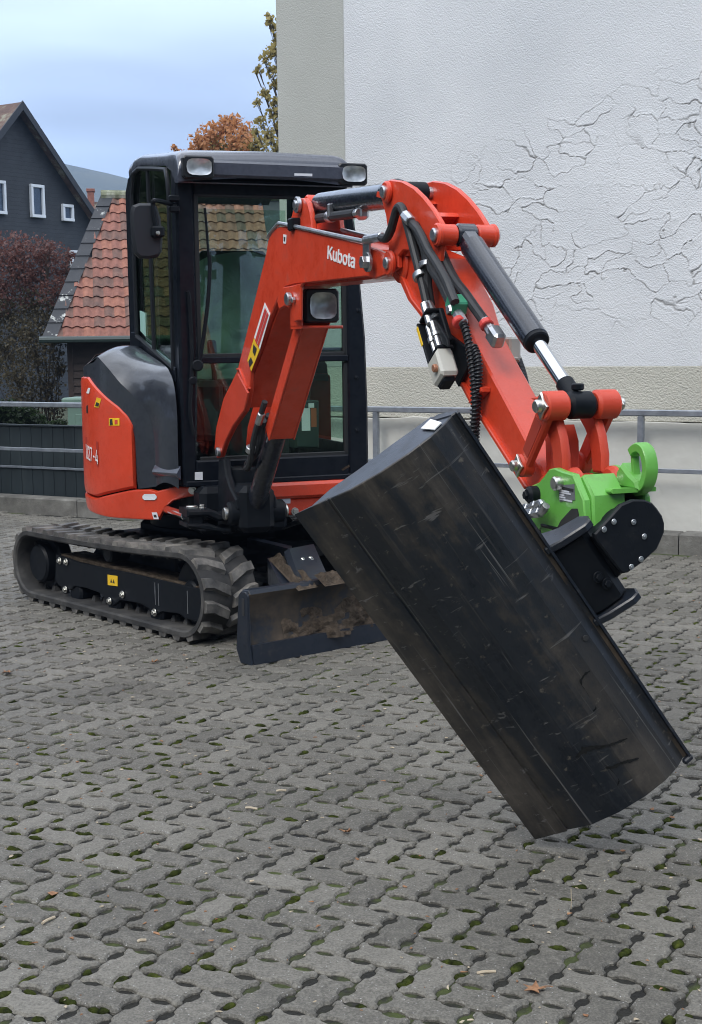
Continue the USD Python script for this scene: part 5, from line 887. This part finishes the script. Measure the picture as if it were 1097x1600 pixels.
# boom cylinder with its orange guard
ca, cb = np.array([CYLP[0], CYLP[1]]), np.array([1.03, .60]); dv = (cb-ca)/np.linalg.norm(cb-ca); nv = np.array([dv[1], -dv[0]]); nv = nv if nv[0] > 0 else -nv
cp = lambda t, o, y=YB: np.array([ca[0]+dv[0]*t+nv[0]*o, y, ca[1]+dv[1]*t+nv[1]*o]); CLEN = np.linalg.norm(cb-ca)
bc = part(ex, 'boom_cylinder', cat(cyl(cp(.34, 0), cp(CLEN-.03, 0), .046, 24, .008), ycyl(cb[0], cb[1], YB-.05, YB+.05, .052, 22, .008)), CYLB)
part(bc, 'cylinder_rod', cyl(cp(.02, 0), cp(.36, 0), .026, 18, .003), CHROME)
gd = [(.05, .035), (.05, .075), (.72, .085), (.74, .04)]
part(bc, 'cylinder_guard', cat(extr([tuple(cp(t, o)[[0, 2]]) for t, o in ((.0, .056), (.0, .068), (.74, .070), (.755, .058))], YB-.052, YB+.052, .003, 'y'), *[extr([tuple(cp(t, o)[[0, 2]]) for t, o in ((.02, .0), (.0, .068), (.75, .070), (.74, .0))], y, y+.008, .002, 'y') for y in (YB-.060, YB+.052)]), ORANGE)
part(bc, 'cylinder_hose', tube([cp(.60, -.02, YB-.085), cp(.78, .0, YB-.10), cp(.95, .02, YB-.095), cp(1.05, -.04, YB-.08)], .013, 8), RUBBER)
part(bc, 'cylinder_hose', tube([cp(.70, -.05, YB-.07), cp(.82, -.03, YB-.085), cp(.97, -.02, YB-.08), cp(1.08, -.06, YB-.06)], .013, 8), RUBBER)
for m_ in (cyl(cp(.66, -.01, YB-.09), cp(.72, -.005, YB-.095), .017, 8, .003), cyl(cp(.86, .0, YB-.10), cp(.89, .005, YB-.10), .022, 12, .003)): part(bc, 'hose_fitting', m_, STEEL)
for y, o in ((YB-.03, -.10), (YB+.0, -.13), (YB+.05, -.11)): part(ex, 'feed_hose', tube([cp(.80, o, y), cp(.90, o-.02, y), cp(1.0, o, y), cp(1.15, o-.05, y)], .014, 8), RUBBER)

# arm cylinder above the boom
a0_, a1_ = np.array([LUGP[0], YB, LUGP[1]]), np.array([ACP[0], YB, ACP[1]]); ad = (a1_-a0_)/np.linalg.norm(a1_-a0_); AL = np.linalg.norm(a1_-a0_)
ac = part(ex, 'arm_cylinder', cat(cyl(a0_+ad*.06, a1_-ad*.13, .046, 26, .006), cyl(a1_-ad*.19, a1_-ad*.125, .054, 26, .006)), CYLB)
part(ac, 'cylinder_eye', cat(ycyl(a0_[0], a0_[2], YB-.044, YB+.044, .040, 20, .006), cyl(a0_, a0_+ad*.08, .036, 20, .003)), ORANGE)
part(ac, 'cylinder_rod', cyl(a1_-ad*.14, a1_-ad*.02, .024, 18, .003), CHROME)
part(ac, 'rod_eye', ycyl(a1_[0], a1_[2], YB-.05, YB+.05, .036, 20, .006), BLACK)
part(ac, 'cylinder_hose', tube([[1.929,-0.15,1.843],[1.991,-0.15,1.856],[2.094,-0.15,1.857],[2.201,-0.15,1.853],[2.404,-0.15,1.845],[2.475,-0.15,1.843]], .018, 10), RUBBER)
part(ac, 'hose_fitting', cat(cyl([[2.436,-0.15,1.842]][0], [[2.506,-0.15,1.843]][0], .016, 8, .003), box([[2.487,-0.13,1.849]][0], (.05, .04, .06), .01)), STEEL)
part(ac, 'hose_clip', cat(cyl([[2.194,-0.15,1.853]][0], [[2.229,-0.15,1.853]][0], .023, 14, .002), box([[2.236,-0.16,1.873]][0], (.02, .02, .05), .003)), STEEL)

# ---------------------------------------------------------------- arm (dipper)
EN, EF = YB-.085, YB+.085
ear = [[2.846,1.848],[2.83,1.887],[2.859,1.912],[2.92,1.913],[3.017,1.897],[3.109,1.867],[3.184,1.83],[3.256,1.786],[3.313,1.742],[3.331,1.712],[3.317,1.675],[3.306,1.625],[3.216,1.65],[3.136,1.667],[3.022,1.676],[2.979,1.66],[2.979,1.623],[2.924,1.611],[2.88,1.628],[2.898,1.671],[2.894,1.745],[2.878,1.796]]
arm_plate = [[2.82,1.67],[2.909,1.685],[3.083,1.674],[3.246,1.636],[3.32,1.562],[3.397,1.495],[3.459,1.4],[3.566,1.308],[3.717,1.184],[3.881,1.046],[3.917,1.013],[3.903,0.98],[3.852,0.961],[3.814,0.965],[3.467,1.193],[3.175,1.423],[3.008,1.513],[2.929,1.587],[2.852,1.612]]
ar = part(ex, 'arm', cat(extr(arm_plate, YB-.055, YB+.055, .006, 'y')), ORANGE, 25)
part(ar, 'dump_ear', extr(ear, EN, EN+.018, .004, 'y'), ORANGE); part(ar, 'dump_ear', extr(ear, EF-.018, EF, .004, 'y'), ORANGE)
part(ar, 'ear_web', cat(extr([[2.761,1.89],[2.882,1.869],[2.961,1.833],[2.914,1.829],[2.839,1.857],[2.755,1.873]], EN+.017, EF-.017, 0, 'y'), extr([[3.108,1.791],[3.128,1.777],[3.068,1.758],[3.026,1.658],[2.985,1.66],[3.028,1.771]], EN+.017, EF-.017, 0, 'y')), ORANGE)
part(ar, 'flange_strip', extr([[2.864,1.612],[2.941,1.587],[3.019,1.513],[3.186,1.423],[3.477,1.194],[3.823,0.966],[3.838,0.975],[3.494,1.2],[3.211,1.429],[3.046,1.52],[2.973,1.592],[2.886,1.621]], YB-.068, YB+.068, .003, 'y'), ORANGE)
for q in (ACP, BCP):
    for y0_, y1_ in ((EN-.018, EN), (EF, EF+.018)): part(ar, 'pin_boss', ycyl(*q, y0_, y1_, .036, 22, .005), ORANGE)
for y0_, y1_ in ((EN-.006, EN+.05), (EF-.05, EF+.006)): part(ar, 'pin_sleeve', ycyl(*BCP, y0_, y1_, .033, 20, .004), ORANGE)
for q in (ACP, BCP): part(ar, 'pin', ycyl(*q, EN-.028, EF+.028, .021, 18, .004), STEEL)
part(ar, 'pivot_boss', ycyl(*ARMP, BN+.024, BF-.024, .066, 24, .006), ORANGE)
part(ar, 'hose_bracket', cat(extr([[3.54,1.253],[3.595,1.243],[3.595,1.232],[3.514,1.195],[3.501,1.195],[3.536,1.23]], YB-.085, YB-.054, .003, 'y')), ORANGE)
part(ar, 'tip_boss', ycyl(*TIPP, YB-.075, YB+.075, .052, 22, .006), ORANGE)

# bucket cylinder with its guard
b0, b1 = np.array([BCP[0], YB, BCP[1]]), np.array([LKP[0], YB, LKP[1]]); bd = (b1-b0)/np.linalg.norm(b1-b0); BL = np.linalg.norm(b1-b0); bn = np.array([-bd[2], 0, bd[0]]); bn = bn if bn[2] > 0 else -bn
def oct_prism(t0, t1, r, sq=.62):
    V = []
    for t in (t0, t0+.004, t1-.004, t1):
        k = .93 if t in (t0, t1) else 1.
        for u_, w_ in ((-sq, 1), (sq, 1), (1, sq), (1, -sq), (sq, -1), (-sq, -1), (-1, -sq), (-1, sq)): V.append(b0 + bd*t + np.array([0, 1, 0])*u_*r*k + bn*w_*r*k)
    n = 8; F = []
    for q in range(3):
        for i in range(n): a, b = q*n+i, q*n+(i+1) % n; F += [[a, b, b+n], [a, b+n, a+n]]
    F += [[0, i+1, i] for i in range(1, n-1)] + [[3*n, 3*n+i, 3*n+i+1] for i in range(1, n-1)]; return outward((np.array(V), np.array(F)))
LB_ = BL*.655
bk = part(ex, 'bucket_cylinder', cat(cyl(b0+bd*.06, b0+bd*LB_, .039, 28, .005), ycyl(b0[0], b0[2], YB-.032, YB+.032, .036, 20, .006), oct_prism(.0, .08, .028)), CYLB, 20)
part(bk, 'gland', cyl(b0+bd*(LB_-.01), b0+bd*(LB_+.012), .037, 24, .004), BLACK)
part(bk, 'cylinder_rod', cyl(b0+bd*LB_, b1-bd*.06, .0205, 20, .003), CHROME)
part(bk, 'rod_eye', cat(ycyl(b1[0], b1[2], YB-.042, YB+.042, .037, 22, .012), cyl(b1-bd*.10, b1-bd*.02, .026, 16, .004)), BLACK)
part(bk, 'grease_cap', cyl(b1+np.array([0, -.005, .04]), b1+np.array([0, -.005, .058]), .017, 12, .003), BLACK)
part(bk, 'hose', tube([[3.267,-0.175,1.653],[3.313,-0.175,1.605],[3.368,-0.175,1.56],[3.431,-0.175,1.523],[3.492,-0.175,1.483],[3.568,-0.175,1.435]], .016, 10), RUBBER)
part(bk, 'hose_fitting', cat(cyl([[3.564,-0.175,1.438]][0], [[3.622,-0.175,1.397]][0], .017, 8, .003), box([[3.628,-0.17,1.391]][0], (.06, .04, .05), .008, ry(35))), STEEL)
part(bk, 'red_cap', cyl([[3.578,-0.18,1.434]][0], [[3.595,-0.18,1.421]][0], .021, 12, .003), REDP)

# links at the arm's end
part(ex, 'bucket_link', cat(
    *[extr([[3.865,1.221],[3.902,1.212],[3.927,1.163],[3.959,1.135],[3.979,1.108],[3.99,1.081],[3.999,1.023],[4.053,1.024],[4.053,1.075],[4.039,1.125],[4.011,1.175],[3.966,1.214],[3.916,1.23]], y, y+.026, .006, 'y') for y in (YB-.072, YB+.046)],
    extr([[3.882,1.139],[3.904,1.102],[3.912,1.005],[3.94,1.007],[3.935,1.103],[3.91,1.148]], YB-.043, YB+.043, 0, 'y'), *[ycyl(*LKP, y0_, y1_, .040, 24, .008) for y0_, y1_ in ((YB-.105, YB-.043), (YB+.043, YB+.105))], *[ycyl(*CP2, y0_, y1_, .040, 20, .01) for y0_, y1_ in ((YB-.072, YB-.042), (YB+.042, YB+.072))]), ORANGE_CAST, 35)
lk = lambda y0_, y1_: extr(LINKPOLY, y0_, y1_, .006, 'y')
for y0_, y1_, nm in ((YB-.105, YB-.080, 'n'), (YB+.080, YB+.105, 'f')):
    sl = part(ex, 'side_link', cat(lk(y0_, y1_), ycyl(*LKP, y0_-.006, y1_+.006, .040, 22, .005), ycyl(*LKB, y0_-.006, y1_+.006, .032, 22, .005)), ORANGE_CAST)
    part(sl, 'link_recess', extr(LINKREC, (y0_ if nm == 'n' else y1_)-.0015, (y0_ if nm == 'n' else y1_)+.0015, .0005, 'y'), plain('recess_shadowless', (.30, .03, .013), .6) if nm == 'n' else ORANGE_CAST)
    s = -1 if nm == 'n' else 1; e = y0_ if s < 0 else y1_
    for q, r_ in ((LKP, .024), (LKB, .021)): part(sl, 'pin_retainer', cat(ycyl(*q, e+s*.006, e+s*.030, r_*.75, 16, .004), extr([(q[0]+r_*1.55*c_*(1.0 if k % 2 == 0 else .62), q[1]+r_*1.55*s_*(1.0 if k % 2 == 0 else .62)) for k, (c_, s_) in enumerate((math.cos(t), math.sin(t)) for t in np.linspace(0, 2*math.pi, 8, endpoint=False))], e+s*.006, e+s*.014, .002, 'y')), ZINC)

# hoses and valve block on the arm's flank
def hose(name, pts, r=.0145, y=None): part(ex, name, tube(pts, r, 10), RUBBER)
hose('arm_hose', HOSE1); hose('arm_hose', HOSE2); hose('arm_hose', HOSE3, .017); hose('arm_hose', HOSE4, .016); hose('arm_hose', HOSE5)
part(ex, 'hose_end', cat(cyl([[3.28,-0.23,1.495]][0], [[3.341,-0.23,1.445]][0], .0175, 12, .003), cyl([[3.318,-0.23,1.463]][0], [[3.337,-0.23,1.449]][0], .022, 6, .002)), STEEL)
part(ex, 'hose_clip', cat(*[cyl(a, b, .027, 14, .002) for a, b in CLIPS]), STEEL)
part(ex, 'dump_hose_elbow', cat(cyl([[2.741,-0.22,1.728]][0], [[2.892,-0.22,1.728]][0], .015, 10, .003), cyl([[3.134,-0.24,1.778]][0], [[3.179,-0.24,1.754]][0], .018, 8, .003)), STEEL)
V_ = lambda m: mv((np.asarray(m[0])*[.80, .8, .76], m[1]), VB_C, ry(VB_A))
vb = part(ex, 'valve_block', V_(cat(box((-.075, .012, .0), (.15, .02, .11), .004), box((-.045, -.03, -.050), (.20, .055, .014), .003), box((.030, -.02, .0), (.014, .07, .112), .004), box((-.145, -.02, .005), (.014, .06, .09), .004))), BLACK)
part(vb, 'cream_cover', V_(extr([(.038, -.056), (.135, -.056), (.150, -.044), (.150, .038), (.138, .050), (.038, .050)], -.062, .01, .010, 'y')), CREAM)
part(vb, 'cover_foot', V_(extr([(.138, -.050), (.165, -.040), (.165, .020), (.150, .030)], -.050, .0, .006, 'y')), BLACK)
part(vb, 'cover_knob', V_(ycyl(.105, .018, -.078, -.062, .016, 16, .003)), plain('copper_knob', (.42, .20, .12), .4, .6))
part(vb, 'yellow_label', V_(box((-.085, -.0595, -.050), (.085, .003, .016), .001)), YEL)
for z_, x0_, x1_, r_ in ((.012, -.20, -.10, .017), (.030, -.10, .02, .012), (-.012, -.11, .02, .012), (-.012, -.055, -.03, .017), (.030, -.05, -.03, .017)): part(vb, 'coupling', V_(cyl((x0_, -.032, z_), (x1_, -.032, z_), r_, 12, .003)), STEEL)
part(vb, 'latch_plate', V_(extr([(-.10, .045), (.02, .05), (.055, .09), (.03, .10), (-.06, .07)], -.030, -.018, .003, 'y')), BLACK)
part(vb, 'mounting_plate', extr([[3.322,1.406],[3.479,1.357],[3.47,1.299],[3.407,1.242],[3.348,1.288],[3.293,1.357]], YB-.072, YB-.060, .002, 'y'), BLACK)
gb = part(ex, 'solenoid_block', box([[3.45,-0.21,1.488]][0], (.06, .05, .045), .005, ry(30)), GREENB)
part(gb, 'fitting', cat(cyl([[3.452,-0.215,1.473]][0], [[3.505,-0.215,1.43]][0], .017, 10, .003), cyl([[3.446,-0.225,1.484]][0], [[3.455,-0.225,1.462]][0], .02, 10, .003)), STEEL)
part(gb, 'fitting_seal', cyl([[3.486,-0.225,1.442]][0], [[3.504,-0.225,1.43]][0], .02, 12, .003), REDP)
for nm, pts in (('spiral_hose', SP1), ('spiral_hose', SP2), ('spiral_hose', SP3)):
    h_ = part(ex, nm, tube(pts, .0095, 8), RUBBER); part(h_, 'spiral_guard', coil(pts, .0108, .0034, 34, 5), HOSEG, True)
part(ex, 'check_valve', cat(cyl([[3.446,-0.03,1.355]][0], [[3.472,-0.03,1.314]][0], .020, 10, .003), box([[3.459,-0.03,1.355]][0], (.05, .04, .07), .006)), CREAM)

# ---------------------------------------------------------------- green tilting quick coupler
qc = part(ex, 'quick_coupler', cat(*[extr([[3.898,0.968],[3.928,0.987],[3.968,0.999],[3.996,1.018],[4.024,1.039],[4.055,1.045],[4.102,1.039],[4.152,1.036],[4.207,0.974],[4.215,0.917],[4.17,0.907],[4.137,0.907],[4.104,0.896],[4.042,0.875],[3.986,0.857],[3.965,0.897],[3.954,0.917],[3.906,0.948]], y, y+.022, .004, 'y') for y in (YB-.10, YB+.078)],
    extr([[3.877,0.904],[3.996,0.958],[4.017,0.918],[3.927,0.863],[3.87,0.863]], YB-.079, YB+.079, 0, 'y')), GREEN, 25)
for m_ in (extr([(4.120, .955), (4.150, 1.030), (4.165, 1.035), (4.215, .985), (4.22, .905), (4.19, .895)], YB-.078, YB+.02, .006, 'y'), extr([[3.841,1.013],[3.886,1.022],[3.925,1.004],[3.963,0.97],[3.963,0.94],[3.891,0.931]], YB-.02, YB+.078, .006, 'y')): part(qc, 'coupler_front', m_, GREEN)
part(qc, 'hook_plate', extr([(4.05, .975), (4.235, .990), (4.235, 1.002), (4.05, .990)], YB-.035, YB+.10, .004, 'y'), GREEN)
part(qc, 'far_ear', cat(extr([[3.934,0.967],[3.927,1.014],[3.947,1.032],[3.977,1.032],[4.017,1.021],[4.091,1.022],[4.108,0.981]], YB+.078, YB+.10, .004, 'y'), ycyl(*FEAR, YB+.07, YB+.108, .036, 20, .005)), GREEN)
hk = smoothpath(HOOKP, 6)
def flatbar(P, w, t):
    P = np.asarray(P, float); T = np.gradient(P, axis=0); T /= np.linalg.norm(T, axis=1, keepdims=True); yv = np.array([0, 1., 0]); V, F = [], []
    for p_, t_ in zip(P, T):
        nn = np.cross(t_, yv); nn /= np.linalg.norm(nn)
        for a, b in ((-1, -.7), (-.7, -1), (.7, -1), (1, -.7), (1, .7), (.7, 1), (-.7, 1), (-1, .7)): V.append(p_ + nn*a*w/2 + yv*b*t/2)
    n = 8
    for k in range(len(P)-1):
        for i in range(n): a, b = k*n+i, k*n+(i+1) % n; F += [[a, b, b+n], [a, b+n, a+n]]
    F += [[0, i+1, i] for i in range(1, n-1)] + [[(len(P)-1)*n, (len(P)-1)*n+i, (len(P)-1)*n+i+1] for i in range(1, n-1)]
    return outward((np.array(V), np.array(F)))
part(qc, 'lifting_hook', flatbar(hk, .026, .036), GREEN, 40)
part(qc, 'hook_latch', flatbar([HOOKP[-1]+np.array([.0, 0, -.005]), HOOKP[-1]+np.array([.004, 0, -.04]), HOOKP[-1]+np.array([.012, 0, -.075])], .012, .020), GREEN, 40)
part(qc, 'hook_foot', extr([(4.13, .995), (4.245, .995), (4.235, 1.02), (4.20, 1.035), (4.16, 1.06), (4.14, 1.04)], YB+.035, YB+.085, .008, 'y'), GREEN)
part(qc, 'coupler_pin', ycyl(*QP1, YB-.122, YB+.10, .019, 20, .004), ZINC)
part(qc, 'lock_knob', cat(ycyl(*QP2, YB-.130, YB-.09, .024, 18, .008), ycyl(*QP2, YB-.138, YB-.13, .012, 6, .002)), BLACK)
part(qc, 'type_plate', extr([(q[0], q[2]) for q in TYPEP], YB-.1016, YB-.1002, 0, 'y'), plain('type_plate_grey', (.13, .135, .145), .45), False)
part(qc, 'type_plate_print', cat(*[extr([(a, b), (c, b), (c, b+.004), (a, b+.004)], YB-.1026, YB-.1018, 0, 'y') for a, b, c in TYPELINES]), STICKW, False)
part(qc, 'type_plate_header', extr(TYPEHEAD, YB-.1026, YB-.1018, 0, 'y'), DARKP, False)
part(qc, 'opening', extr([[4.053,0.867],[4.094,0.91],[4.133,0.936],[4.15,0.947],[4.179,0.95],[4.186,0.935],[4.183,0.922],[4.107,0.89]], YB-.1012, YB-.098, 0, 'y'), DARKP, False)
part(qc, 'hydraulic_elbow', cat(*[tube(q, .0105, 10) for q in ELB], *[cyl(a, b, .0145, 6, .002) for a, b in NUTS]), STEEL)
for q in QH: part(qc, 'coupler_hose', tube(q, .012, 8), RUBBER)

# ---------------------------------------------------------------- tilt motor and bucket (frame K: x forward, y along the bucket, z away from the cutting edge)
tm = part(ex, 'tilt_motor', K(cat(cyl((.22, -.01, .01), (.585, -.01, .01), .070, 28, .008), extr([(-.075, -.075), (.06, -.075), (.06, .05), (-.075, .05)], .30, .58, .008, 'x'), box((.42, -.0, .05), (.22, .12, .10), .01))), BLACK)
disc = DISC
part(tm, 'cover_plate', K(extr(disc, .588, .606, .004, 'x')), BLACK)
for q in DB: part(tm, 'cover_bolt', K(cat(cyl((.606, *q), (.609, *q), .0075, 14, .001), cyl((.609, *q), (.611, *q), .0035, 6, .0005))), STEEL)
P = [(.345, -.607), (.385, -.572), (.424, -.538), (.424, -.533), (.480, -.489), (.527, -.417), (.556, -.342), (.567, -.272), (.561, -.222), (.546, -.190)]
Y0, Y1 = -.548, .600
def shell(pts, th, y0, y1, b=.002):
    p = np.array(pts, float); t = np.gradient(p, axis=0); t /= np.linalg.norm(t, axis=1, keepdims=True); n_ = np.stack([-t[:, 1], t[:, 0]], 1)
    return extr(list(map(tuple, p)) + list(map(tuple, (p + n_*th)[::-1])), y0, y1, b, 'y')
bu = part(ex, 'bucket', K(shell(P[3:], .010, Y0, Y1)), BUCKET, 7, 'wide black grading bucket with muddy scratched back')
part(bu, 'cutting_edge', K(extr([P[0], P[2], (.416, -.526), (.352, -.598)], Y0-.001, Y1+.001, .002, 'y')), BUCKET, 20)
for y0_, y1_ in ((Y0-.0, Y0+.012), (Y1-.012, Y1)): part(bu, 'end_plate', K(extr([(.375, -.570)] + [(x_-.004, z_) for x_, z_ in P[3:]] + [(.44, -.20), (.41, -.31), (.39, -.42), (.365, -.50)], y0_+.001, y1_-.001, .002, 'y')), NAVY, False)
part(bu, 'top_beam', K(cat(extr([(.546, -.193), (.551, -.180), (.543, -.170), (.470, -.190), (.455, -.215), (.47, -.225)], Y0-.002, Y1+.002, .003, 'y'))), BLADEM, 20)
part(bu, 'beam_lip', K(extr([(.540, -.182), (.562, -.182), (.562, -.175), (.540, -.173)], Y0-.002, Y1+.002, .002, 'y')), NAVY)
for y in (-.115, .125): part(bu, 'hanger_plate', K(extr([(.40, -.20), (.555, -.188), (.580, -.150), (.604, -.085), (.600, -.062), (.572, -.050), (.540, -.058), (.510, -.112), (.455, -.150), (.38, -.17), (.34, -.20)], y-.011, y+.011, .004, 'y')), NAVY)
part(bu, 'hanger_tube', K(cat(extr([(.40, -.20), (.545, -.185), (.565, -.150), (.578, -.095), (.565, -.072), (.50, -.115), (.42, -.15)], -.104, .114, .01, 'y'))), BLACK)
for q in ((.02, -.12), (.05, -.11)): part(bu, 'hanger_bolt', K(bolt((.576, q[0], q[1]), (1, 0, 0), .010, .010)), BLACK)
part(bu, 'drain_hole', K(cyl((.5655, .13, -.235), (.5672, .13, -.235), .008, 12, .0005)), DARKP)
part(bu, 'white_label', K(extr([(.47, -.215), (.545, -.222), (.552, -.250), (.478, -.252)], Y0-.0045, Y0-.0015, 0, 'y')), WHITE, False)
part(bu, 'end_tab', K(box((.553, Y1+.008, -.186), (.018, .016, .03), .004)), NAVY)
# wet trickles on the bucket's back
def trickle(pts):
    o = []
    for (y, z, w) in pts: o.append((y, z, w))
    V = []; zz = [q[1] for q in P[::-1]]; xx = [q[0] for q in P[::-1]]; pz = np.array([q[1] for q in P]); px = np.array([q[0] for q in P])
    for y, z, w in smoothpath(o, 5): x_ = np.interp(z, pz, px) + .0016; w_ = w*.55*(.6+.8*random.random()); V += [(x_, y-w_*.5, z), (x_, y+w_*.5, z)]
    F = []
    for k in range(len(V)//2-1): F += [[2*k, 2*k+2, 2*k+1], [2*k+1, 2*k+2, 2*k+3]]
    return np.array(V), np.array(F)
WET = plain('wet_streak', (.004, .0045, .005), .25)
for t in TRICK: part(bu, 'water_streak', K(trickle(t)), WET, False)

# ---------------------------------------------------------------- fallen leaves, twigs and a dry stalk on the pavement
LEAFM = rough_mat('fallen_leaf', [(.3, (.16, .07, .03)), (.7, (.34, .18, .09))], 60, .7, .3)
PALE = rough_mat('pale_twig', [(.3, (.34, .27, .18)), (.7, (.50, .43, .32))], 60, .7, .3)
def maple(s, seed):
    r = np.random.default_rng(seed); n = 15; a = np.linspace(0, 2*math.pi, n, endpoint=False); rad = s*np.where(np.arange(n) % 3 == 0, 1., .48)*r.uniform(.85, 1.1, n)
    V = np.r_[[[0, 0, .004]], np.c_[rad*np.cos(a), rad*np.sin(a), .003+.012*r.random(n)*rad/s]]; i = np.arange(n); F = np.c_[np.zeros(n, int), 1+i, 1+(i+1) % n]
    return cat((V, F), (V+[0, 0, .0012], F))
GL = [[0.377,2.902,0.002],[-0.87,6.106,0.002],[-1.468,5.945,0.002],[-0.025,3.9,0.002]]
for k, (P, s, lab) in enumerate(zip(GL, (.028, .022, .026, .018), ('curled brown leaf on the pavement in the right foreground', 'small orange leaf on the pavement in front of the track', 'dull red leaf on the pavement at the far left edge', 'small pale leaf on the pavement left of the bucket tip'))):
    t = thing('fallen_leaf', lab, 'leaf', P, 40*k, 'leaves lying on the pavement'); part(t, 'blade', maple(s, 40+k), LEAFM, False)
    part(t, 'stalk', tube([(s*.2, 0, .004), (s*.9, s*.3, .006), (s*1.5, s*.35, .004)], .0012, 5, 2), LEAFM)
for k, (A, B) in enumerate([[[0.263,2.985,0.004],[0.305,2.993,0.004]],[[-0.509,3.176,0.004],[-0.49,3.183,0.004]],[[-0.242,4.285,0.004],[-0.212,4.29,0.004]],[[-0.326,4.129,0.004],[-0.29,4.116,0.004]],[[-0.754,3.287,0.004],[-0.732,3.325,0.004]]]):
    A, B = np.array(A), np.array(B); c = (A+B)/2; t = thing('twig', ('pale splinter of wood on the pavement at lower right', 'short white twig on the pavement at lower left', 'thin pale twig on the pavement left of the bucket', 'small pale twig beside a moss-filled gap left of centre', 'straw-coloured sliver in a paving gap at lower left')[k], 'twig', c, 0, 'twigs lying on the pavement')
    part(t, 'stick', tube([A-c, (A-c)*.3+[0, 0, .002], (B-c)*.4+[0, 0, .001], B-c], [.0035]*19, 6), PALE)
S0 = [[0.528,3.366,-0.01]][0]
t = thing('dry_stalk', 'thin dry grass stalk standing upright in a paving gap', 'grass stalk', S0); part(t, 'stem', tube([(0, 0, 0), (.001, 0, .02), (.0, .001, .052)], .0011, 5, 3), PALE)

# small litter between the stones: chips, crumbs of leaf, grit
rl = np.random.default_rng(77); bits = {'p': [], 'l': []}
for k in range(520):
    y_ = 2.6 + 6.5*rl.random()**1.4; x_ = rl.uniform(-.30, .30)*y_; s = rl.uniform(.0025, .009)*(1 if rl.random() > .12 else 1.8); n = int(rl.integers(4, 7)); a = np.sort(rl.uniform(0, 2*math.pi, n)); q = np.c_[np.cos(a)*s, np.sin(a)*s*rl.uniform(.3, 1.), np.full(n, .0015)]
    q = q @ rz(rl.uniform(0, 360)).T + [x_, y_, .0005]; V = np.vstack([q, q+[0, 0, .0012], q.mean(0)+[0, 0, .003]]); F = [[n+i, n+(i+1) % n, 2*n] for i in range(n)] + [[i, (i+1) % n, n+(i+1) % n] for i in range(n)] + [[i, n+(i+1) % n, n+i] for i in range(n)]
    bits['p' if rl.random() < .55 else 'l'].append((V, np.array(F)))
part(pave, 'pale_litter', cat(bits['p']), PALE, False, kind='stuff'); part(pave, 'leaf_litter', cat(bits['l']), LEAFM, False, kind='stuff')
